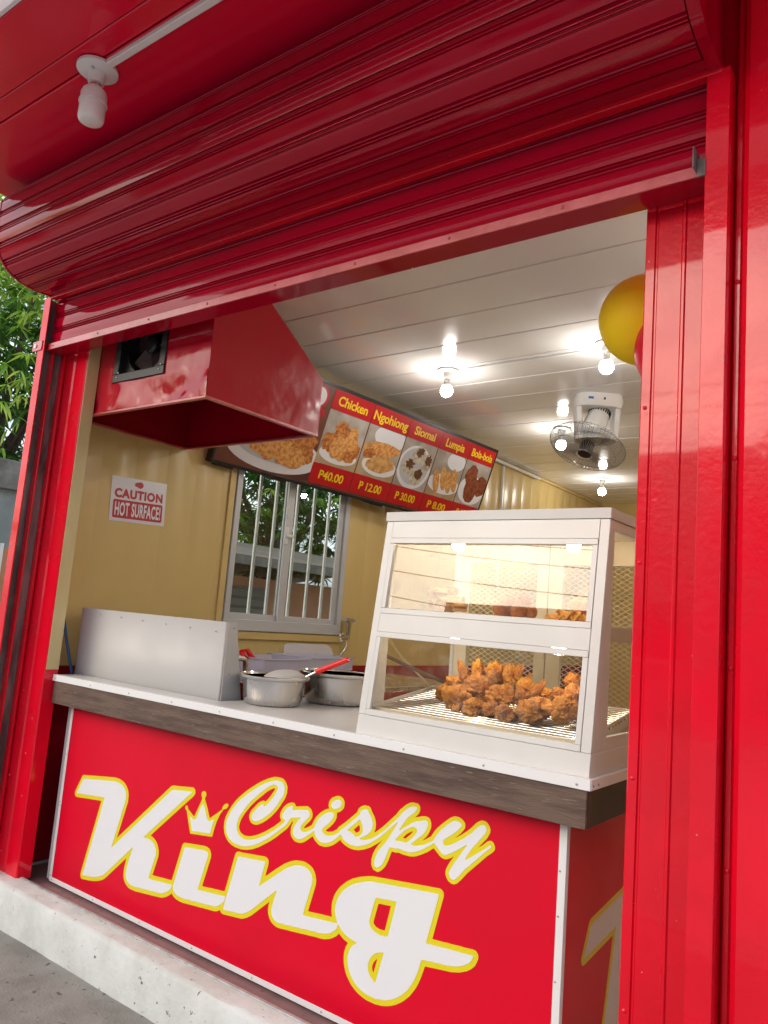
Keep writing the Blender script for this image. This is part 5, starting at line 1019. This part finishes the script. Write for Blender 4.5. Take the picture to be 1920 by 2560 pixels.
for i, (x, y, rx, ry) in enumerate(((.34, .68, .22, .24), (.80, .50, .22, .24), (.46, .36, .25, .29))):
    pic(4, blob(x, y, rx, ry, i + 60, .10), 'food_meatball', .0029 + i * .0006, 'meatball_picture')

# ================================================================== caution sign
CS = frame_empty('caution_sign', (XW + .002, 2.392, .403), (0, 1, .045), (0, -.045, 1))
tag(CS, 'laminated white sheet with red CAUTION HOT SURFACE lettering taped to the cream wall', 'sign')
lbox('sheet', 'paper', CS, 0, .357, 0, .243, 0, .0012, 0)
flat('red_box', [rrect(.018, .338, .018, .118, .010)], 'print_red', CS, .0016, .0006)
text('lettering', 'CAUTION', 'print_red', CS, .022, .335, .128, .180, .0018, .055, 1.12)
text('lettering', 'HOT SURFACE!', 'white_vinyl', CS, .030, .326, .030, .106, .0026, .03, 1.08)
flat('logo', [ellipse(.18, .211, .020, .018), ], 'print_red', CS, .0018, .0006)
flat('logo', [blob(.165, .212, .022, .012, 3), ], 'print_red', CS, .0020, .0006)

# ================================================================== lamps
def bulb_lamp(label, p, on=True, tall=False, nm='ceiling_bulb', sc=1.0):
    t = thing(nm, label, 'lamp', p, 'bulbs along the kiosk ceiling' if on else None)
    MB().lathe([(.070 * sc, 0), (.070 * sc, -.010 * sc), (.062 * sc, -.016 * sc), (.030 * sc, -.020 * sc), (.028 * sc, -.05 * sc), (.026 * sc, -.058 * sc), (0, -.058 * sc)], n=32).build('rose', 'white_plastic', t, smooth=50)
    MB().lathe([(.020 * sc, -.056 * sc), (.020 * sc, -.068 * sc), (.017 * sc, -.070 * sc)], n=20).build('collar', 'chrome', t)
    if tall:
        MB().lathe([(.019 * sc, -.068 * sc), (.026 * sc, -.074 * sc), (.040 * sc, -.088 * sc), (.044 * sc, -.10 * sc), (.044 * sc, -.128 * sc), (.0475 * sc, -.130 * sc), (.0475 * sc, -.136 * sc), (0, -.136 * sc)], n=36).build('bulb_base', 'white_plastic', t, smooth=40)
        MB().lathe([(.044 * sc, -.1365 * sc), (.044 * sc, -.190 * sc), (.040 * sc, -.200 * sc), (.030 * sc, -.205 * sc), (0, -.207 * sc)], n=32).build('bulb', 'bulb_off', t, smooth=50)
        MB().box(.018 * sc, .026 * sc, -.036 * sc, -.026 * sc, -.025 * sc, -.012 * sc).build('knockout', 'alu', t)
    else:
        MB().lathe([(.019, -.068), (.021, -.090), (.028, -.105), (.030, -.110)], n=24).build('bulb_base', 'white_plastic', t, smooth=50)
        MB().lathe([(.030, -.1105), (.036, -.122), (.040, -.138), (.038, -.155), (.030, -.170), (.016, -.178), (0, -.180)], n=14).build('bulb', 'bulb_on' if on else 'bulb_off', t, smooth=60)
    return t
bulb_lamp('lit round bulb nearest the menu board on the white ceiling', (-2.683, 4.097, ZC - .001))
bulb_lamp('lit round bulb hanging beside the yellow balloon', (-1.593, 4.05, ZC - .001))
bulb_lamp('lit round bulb seen through the ceiling fan guard', (-2.592, 5.695, ZC - .001))
bulb_lamp('lit round bulb farthest back on the ceiling', (-3.035, 7.733, ZC - .001))
for x, y, lb_ in ((-.45, 3.05, 'lit round bulb behind the right post, nearest the street'), (-.45, 5.1, 'lit round bulb behind the right post, in the middle of the room'), (-.45, 7.3, 'lit round bulb behind the right post, at the back of the room'), (.45, 3.6, 'added unseen fill bulb by the far side wall, nearest the street'), (.45, 6.0, 'added unseen fill bulb by the far side wall, at the back of the room')):
    bulb_lamp(lb_, (x, y, ZC - .001))  # the two by the far side wall are added unseen for fill light
bulb_lamp('unlit white bulb lamp under the red soffit', (-2.501, 1.354, 1.899), False, True, 'soffit_lamp', 1.04)
o = MB().box(-2.425, 1.0, 1.338, 1.366, 1.878, 1.8985).build('cable_raceway', 'white_plastic', bev=.004)
tag(o, 'white cable raceway running along the red soffit to the bulb lamp', 'raceway')
b = MB().box(-2.55, .9, 4.10, 4.118, ZC - .012, ZC - .001)
tag(b.build('cable_raceway', 'white_plastic', bev=.003), 'thin white cable raceway along the ceiling past the first bulb', 'raceway')

# ================================================================== ceiling fan with wire guard
FN = thing('ceiling_fan', 'white oscillating ceiling fan with wire guard and dark blades', 'fan', (0, 0, 0))
fc = Vector((-2.03, 5.02, ZC))
b = MB()
# bracket: a bowed white shell with two arms
vs = []; n_ = 20
axx = Vector((.80, .60, 0)); ayy = Vector((-.60, .80, 0))
for z, w, d in ((0, .16, .13), (-.03, .168, .13), (-.06, .165, .12), (-.085, .155, .11)):
    for i in range(n_):
        t = 2 * math.pi * i / n_; c_, s_ = math.cos(t), math.sin(t)
        vs.append(fc + axx * (w * (abs(c_) ** .6) * (1 if c_ > 0 else -1)) + ayy * (d * (abs(s_) ** .6) * (1 if s_ > 0 else -1)) + Vector((0, 0, z)))
b.add(vs, [(i * n_ + j, i * n_ + (j + 1) % n_, (i + 1) * n_ + (j + 1) % n_, (i + 1) * n_ + j) for i in range(3) for j in range(n_)] + [tuple(range(n_)), tuple(range(4 * n_ - 1, 3 * n_ - 1, -1))])
b.build('bracket', 'white_plastic', FN, smooth=50)
for sg in (-1, 1):
    p0 = fc + axx * (.135 * sg) + Vector((0, 0, -.075)); p1 = fc + axx * (.120 * sg) + Vector((0, 0, -.30))
    b = MB(); b.obox((p0 + p1) / 2, axx, ayy, (p1 - p0).normalized(), .040, .11, (p1 - p0).length); b.build('arm', 'white_plastic', FN, bev=.012)
b = MB()
vs = []
for z in (-.285, -.315):
    for i in range(28): t = 2 * math.pi * i / 28; vs.append(fc + axx * (.15 * math.cos(t)) + ayy * (.13 * math.sin(t)) + Vector((0, 0, z)))
b.add(vs, [(i, (i + 1) % 28, 28 + (i + 1) % 28, 28 + i) for i in range(28)] + [tuple(range(28)), tuple(range(55, 27, -1))])
b.build('ring', 'white_plastic', FN, bev=.004)
fn = Vector((-.12, -.40, -.92)).normalized(); cc_ = Vector((-2.055, 4.937, 1.278)) 
mo = cc_ - fn * .10
MB().lathe([(0, -.15), (.05, -.15), (.07, -.13), (.078, -.06), (.085, 0), (.09, .03), (.085, .05), (.06, .07), (0, .075)], mo - fn * .06, 28, fn).build('motor', 'white_plastic', FN, smooth=45)
b = MB(); q = Vector((0, 0, 1)).rotation_difference(fn)
for i in range(26):
    a = 2 * math.pi * i / 26
    for zz in (-.12,):
        p = mo - fn * .06 + q @ Vector((.0735 * math.cos(a), .0735 * math.sin(a), zz)); t_ = q @ Vector((-math.sin(a), math.cos(a), 0)); r_ = q @ Vector((math.cos(a), math.sin(a), 0))
        b.obox(p, t_, fn, r_, .008, .035, .006)
b.build('vent_slots', 'dark', FN, smooth=0)
RG = .262
def guard(pr, name):
    b = MB()
    for i in range(64):
        a = 2 * math.pi * i / 64
        b.tube([cc_ + q @ Vector((r_ * math.cos(a), r_ * math.sin(a), z)) for r_, z in pr], .0015, 4, False)
    for r_, z, tk in ((pr[0][0], pr[0][1], .002), (pr[len(pr) // 2][0], pr[len(pr) // 2][1], .0016), (pr[-1][0], pr[-1][1], .0025)):
        pts = [cc_ + q @ Vector((r_ * math.cos(2 * math.pi * i / 40), r_ * math.sin(2 * math.pi * i / 40), z)) for i in range(41)]
        b.tube(pts, tk, 5, False)
    b.build(name, 'wire', FN, smooth=60)
guard([(.06, .075), (.14, .07), (.21, .055), (.25, .03), (RG, 0)], 'front_guard')
guard([(.08, -.065), (.16, -.06), (.22, -.045), (.25, -.02), (RG, -.002)], 'rear_guard')
MB().lathe([(0, .07), (.045, .07), (.05, .06), (.045, -.02), (.02, -.04), (0, -.04)], cc_, 16, fn).build('hub', 'black', FN)
for i in range(3):
    a = 2 * math.pi * i / 3 + .25; vs = []
    for r_, w in ((.04, .03), (.10, .07), (.18, .10), (.235, .075)):
        for s_ in (-1, 0, 1):
            ang = a + s_ * w / max(r_, .07); vs.append(cc_ + q @ Vector((r_ * math.cos(ang), r_ * math.sin(ang), .010 + s_ * .022)))
    MB().add(vs, [(i_ * 3 + j, i_ * 3 + j + 1, i_ * 3 + j + 4, i_ * 3 + j + 3) for i_ in range(3) for j in range(2)]).build('blade', 'fan_blade', FN, smooth=80)
lb = frame_empty('lbl', fc - ayy * .126 + Vector((0, 0, -.04)), axx, Vector((0, 0, 1)))
for x0, x1, m_ in ((-.095, -.060, 'blue_cable'), (.01, .022, 'black')):
    o = MB().box(x0, x1, -.008, .008, .0, .002).build('sticker', m_, None, bev=0); o.matrix_world = lb.matrix_world @ Matrix.Translation((0, 0, .002)); o.parent = FN
bpy.data.objects.remove(lb)

# ================================================================== balloons
def balloon(label, c, r_, m_, tilt):
    t = thing('balloon', label, 'balloon', c, 'balloons tied beside the right post')
    pr = [(0, r_ * 1.02)] + [(r_ * math.sin(R(a)) * 1.0, r_ * 1.02 * math.cos(R(a))) for a in range(8, 150, 8)] + [(r_ * .22, -r_ * 1.12), (.012, -r_ * 1.24), (.006, -r_ * 1.27)]
    o = MB().lathe(pr, n=40).build('skin', m_, t, smooth=80)
    k = MB().lathe([(.006, -r_ * 1.27), (.014, -r_ * 1.31), (0, -r_ * 1.31)], n=12).build('knot', m_, t)
    t.rotation_euler = tilt
balloon('yellow balloon half hidden by the right post near the ceiling', (-.846, 2.471, 1.059), .149, 'yellow_rubber', (R(25), R(-30), 0))
balloon('red balloon edge showing beside the right post under the yellow one', (CAM_RIGHT * (747 / 1933.84) + CAM_DOWN * (-408 / 1933.84) + CAM_FWD) * 2.46, .147, 'red_rubber', (R(-20), R(25), 0))

# ================================================================== beyond the kiosk
def leaf_mesh(nm, ln, w, m_, droop):
    vs = []; k = 6
    for i in range(k + 1):
        t = i / k; ww = w * math.sin(math.pi * min(1, t * .92 + .06)) ** .8 * (1 - .25 * t); z = -droop * ln * t * t
        vs += [(-ww / 2, ln * t, z + ww * .18), (0, ln * t, z), (ww / 2, ln * t, z + ww * .18)]
    me = bpy.data.meshes.new(nm); me.from_pydata(vs, [], [(i * 3 + j, i * 3 + j + 1, i * 3 + j + 4, i * 3 + j + 3) for i in range(k) for j in range(2)])
    me.materials.append(MATS[m_]); me.polygons.foreach_set('use_smooth', [True] * len(me.polygons)); return me
LEAF = [leaf_mesh('leaf', .26, .055, 'leaf', .35), leaf_mesh('leaf', .30, .06, 'leaf_light', .5), leaf_mesh('leaf', .24, .055, 'leaf_dark', .3), leaf_mesh('leaf', .28, .052, 'leaf_light', .25)]
def tree(label, base, crown_c, rad, nleaf, size, seed, big=None, group=None, name='broadleaf_tree'):
    """trunk with limbs, a crown of leaf sprays; big = (point, reach, count) gives the sprays built leaf by leaf"""
    rng = random.Random(seed); t = thing(name, label, 'tree', group=group)
    base = Vector(base); c = Vector(crown_c); b = MB(); limbs = []
    top = Vector((c.x, c.y, c.z - rad.z * .3))
    mid = base.lerp(top, .55) + Vector((rng.uniform(-.15, .15), rng.uniform(-.15, .15), 0))
    b.tube([base, mid, top], .20 * rad.x / 2, 10, True, .09 * rad.x / 2)
    for i in range(11):
        a = 2 * math.pi * i / 11 + rng.random(); e = c + Vector((math.cos(a) * rad.x * rng.uniform(.5, .85), math.sin(a) * rad.y * rng.uniform(.5, .85), rng.uniform(-.4, .7) * rad.z))
        st = mid.lerp(top, rng.random()); md = st.lerp(e, .5) + Vector((0, 0, rng.uniform(.0, .3)))
        b.tube([st, md, e], .055 * rad.x / 2, 6, True, .015); limbs.append(e)
    b.build('trunk', 'bark', t, smooth=60)
    # sprays of leaves on a lumpy shell with gaps
    sets = {'leaf': MB(), 'leaf_light': MB(), 'leaf_dark': MB()}
    done = 0
    while done < nleaf:
        d = Vector((rng.gauss(0, 1), rng.gauss(0, 1), rng.gauss(0, 1))).normalized(); k = rng.random() ** .4
        lump = 1 + .35 * noise.noise(d * 2.1 + Vector((seed, 0, 0)))
        if noise.noise(d * 3.3 + Vector((0, seed * 2.0, k * 2))) < -.28: continue
        p = c + Vector((d.x * rad.x, d.y * rad.y, d.z * rad.z)) * (k * lump)
        light = (d.z * .5 + k) + rng.uniform(-.35, .35)  # leaf colour carries light and shade: paler high and outside, darker inside
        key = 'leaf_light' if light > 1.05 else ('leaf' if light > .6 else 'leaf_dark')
        for j in range(7):
            a = rng.uniform(0, 6.28); dn = rng.uniform(-.9, .25); v = Vector((math.cos(a), math.sin(a), dn)).normalized()
            w = v.cross(Vector((0, 0, 1))).normalized(); ln = size * rng.uniform(.7, 1.2); wd = ln * .22; dr = Vector((0, 0, -.18 * ln))
            sets[key].add([p, p + v * ln * .4 - w * wd * .5, p + v * ln + dr * 1.6, p + v * ln * .4 + w * wd * .5], [(0, 1, 2), (0, 2, 3)]); done += 1
    cr_ = bpy.data.objects.new('crown', None); COL.objects.link(cr_); cr_.parent = t
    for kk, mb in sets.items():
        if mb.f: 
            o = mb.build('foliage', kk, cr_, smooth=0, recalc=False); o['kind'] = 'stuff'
    if big:
        for (pt, reach, cnt) in big:
            pt = Vector(pt); made = 0
            while made < cnt:
                p = pt + Vector((rng.uniform(-1, 1) * reach[0], rng.uniform(-1, 1) * reach[1], rng.uniform(-1, 1) * reach[2]))
                for j in range(6):
                    if made >= cnt: break
                    o = bpy.data.objects.new('leaf', LEAF[rng.choice((0, 0, 1, 1, 2, 3))]); COL.objects.link(o); o.parent = cr_
                    o.location = p; o.rotation_euler = (R(rng.uniform(-75, -5)), R(rng.uniform(-30, 30)), rng.uniform(0, 6.28)); s_ = rng.uniform(.42, .75); o.scale = (s_, s_, s_)
                    made += 1
    return t
tree('mango tree with long drooping leaves beyond the left corner of the kiosk', (-11.2, 5.6, -GROUND), (-10.6, 5.0, 3.3), Vector((2.3, 2.6, 2.6)), 14000, .22, 3,
     big=[((-8.3, 3.95, 3.1), (.5, .5, .9), 150), ((-8.3, 4.0, 1.75), (.5, .5, .75), 150)])
tree('leafy tree standing behind the neighbouring house, seen through the window bars', (-12.2, 12.0, -GROUND), (-11.8, 11.6, 2.9), Vector((2.6, 2.8, 2.4)), 7000, .30, 5)
tree('dark tree farther along behind the house, seen through the right window sash', (-11.0, 15.5, -GROUND), (-11.0, 15.0, 2.2), Vector((2.4, 2.6, 2.2)), 5000, .30, 8)

HN = thing('neighbouring_house', 'low neighbouring house with orange and grey wall and a concrete roof edge', 'house')
hx = -7.0
box('wall', 'house_orange', HN, hx - 5, hx, 2.9, 12.5, -GROUND, .368, 0)
box('wall_band', 'house_grey', HN, hx - 5, hx - .004, 2.9, 4.65, .3685, .89, 0)
box('roof_edge', 'roof_concrete', HN, hx - 5.2, hx + .06, 2.7, 4.6, .8905, 1.16, .01)
b = MB(); pr = [(hx + .5, .56), (hx - 2.5, 1.02), (hx - 5.4, .6)]
b.add([(x, y, z + d) for y in (4.7, 12.9) for x, z in pr for d in (0, .03)], [(1, 3, 9, 7), (3, 5, 11, 9), (0, 6, 8, 2), (2, 8, 10, 4), (0, 1, 7, 6), (0, 2, 3, 1), (2, 4, 5, 3), (6, 7, 9, 8), (8, 9, 11, 10)]).build('roof', 'roof_rust', HN, smooth=0)
box('fascia', 'roof_concrete', HN, hx + .48, hx + .52, 4.7, 12.9, .48, .565, .004)
for y0, y1 in ((5.9, 6.9), (8.3, 9.0)):
    w_ = box('window', 'window_dark', HN, hx, hx + .02, y0, y1, -.45, .25, 0)
    for i in range(6): box('slat', 'shutter_grey', w_, hx + .021, hx + .035, y0 + .02, y1 - .02, -.43 + i * .113, -.43 + i * .113 + .08, .003)
box('pipe', 'white_plastic', HN, hx + .01, hx + .04, 3.50, 3.53, -.1, .40, .004)

# across the street, behind the viewer: what the glossy paint and the glass mirror
def far_house(label, x0, x1, y, h, wall, roof, nwin):
    t = thing('street_house', label, 'house', group='houses across the street'); z0 = -GROUND
    box('wall', wall, t, x0, x1, y - 5, y, z0, z0 + h, 0)
    box('roof', roof, t, x0 - .4, x1 + .4, y - 5.4, y + .5, z0 + h + .001, z0 + h + .28, .02)
    for i in range(nwin):
        xa = x0 + (x1 - x0) * (i + .3) / nwin; w_ = min(1.2, (x1 - x0) / nwin * .45)
        f_ = box('window', 'window_dark', t, xa, xa + w_, y + .001, y + .03, z0 + 1.1, z0 + 2.3, 0)
        box('sill', 'house_white', f_, xa - .08, xa + w_ + .08, y + .001, y + .1, z0 + 1.0, z0 + 1.095, .01)
    xa = (x0 + x1) / 2; d_ = box('door', 'bark', t, xa + .4, xa + 1.3, y + .001, y + .04, z0, z0 + 2.1, 0)
    return t
far_house('grey flat roofed house across the street, nearer the kiosk corner', -10.2, -4.2, -12.5, 5.1, 'house_grey', 'roof_concrete', 3)
far_house('brown roofed house across the street, left of the grey one', -19, -10.8, -12.5, 4.7, 'house_orange', 'roof_rust', 3)
far_house('pale flat roofed house across the street, right of the grey one', -2.2, 5.5, -13.5, 4.6, 'house_white', 'roof_rust', 3)
far_house('orange house at the right end of the row across the street', 7.5, 15, -13, 3.3, 'house_orange', 'roof_rust', 2)
for i, (x, y, r_, z, lb_) in enumerate(((-20.5, -10, 2.8, 2.6, 'bushy tree at the left end of the row across the street'), (-3.3, -16.5, 2.6, 3.2, 'tree rising between the grey and the pale house'), (6.6, -15.5, 2.5, 2.6, 'tree rising between the pale and the orange house'))):
    tree(lb_, (x, y, -GROUND), (x, y, z), Vector((r_, r_, r_ * .9)), 2600, .5, 20 + i, group='trees across the street')
PLS = []
for x, lb_ in ((-13.5, 'utility pole across the street before the brown roofed house'), (9.5, 'utility pole across the street before the orange house')):
    t = thing('utility_pole', lb_, 'utility pole', group='utility poles across the street')
    MB().tube([(x, -9.5, -GROUND), (x, -9.5, 5.6)], .13, 12, True, .09).build('pole', 'roof_concrete', t)
    box('cross_arm', 'bark', t, x - .06, x + .06, -10.2, -8.8, 4.9, 5.02, .01)
for yy, zz, lb_ in ((-10.1, 5.05, 'upper far power cable over the street'), (-9.5, 4.3, 'middle power cable over the street'), (-8.9, 5.05, 'upper near power cable over the street'), (-9.5, 3.7, 'lowest power cable over the street')):
    pts = [(-13.5 + 23 * i / 24, yy, zz - .9 * (1 - ((i - 12) / 12) ** 2)) for i in range(25)]
    tag(MB().tube(pts, .009, 6).build('power_cable', 'cable_black', smooth=60), lb_, 'cable')

# ------------------------------------------------------------------ put each thing's Empty at its base and the street at z = 0
bpy.context.view_layer.update()
for o in list(COL.objects):
    if o.parent is None and o.type == 'EMPTY' and o.location.length < 1e-6 and o.children:
        lo = Vector((1e9,) * 3); hi = Vector((-1e9,) * 3)
        for c in o.children_recursive:
            if c.type == 'MESH':
                for q_ in c.bound_box:
                    w_ = c.matrix_world @ Vector(q_)
                    lo = Vector(map(min, lo, w_)); hi = Vector(map(max, hi, w_))
        base = Vector(((lo.x + hi.x) / 2, (lo.y + hi.y) / 2, lo.z))
        o.location = base
        for c in o.children: c.matrix_parent_inverse = Matrix.Identity(4); c.location = c.location - base
for o in COL.objects:
    if o.parent is None: o.location.z += GROUND
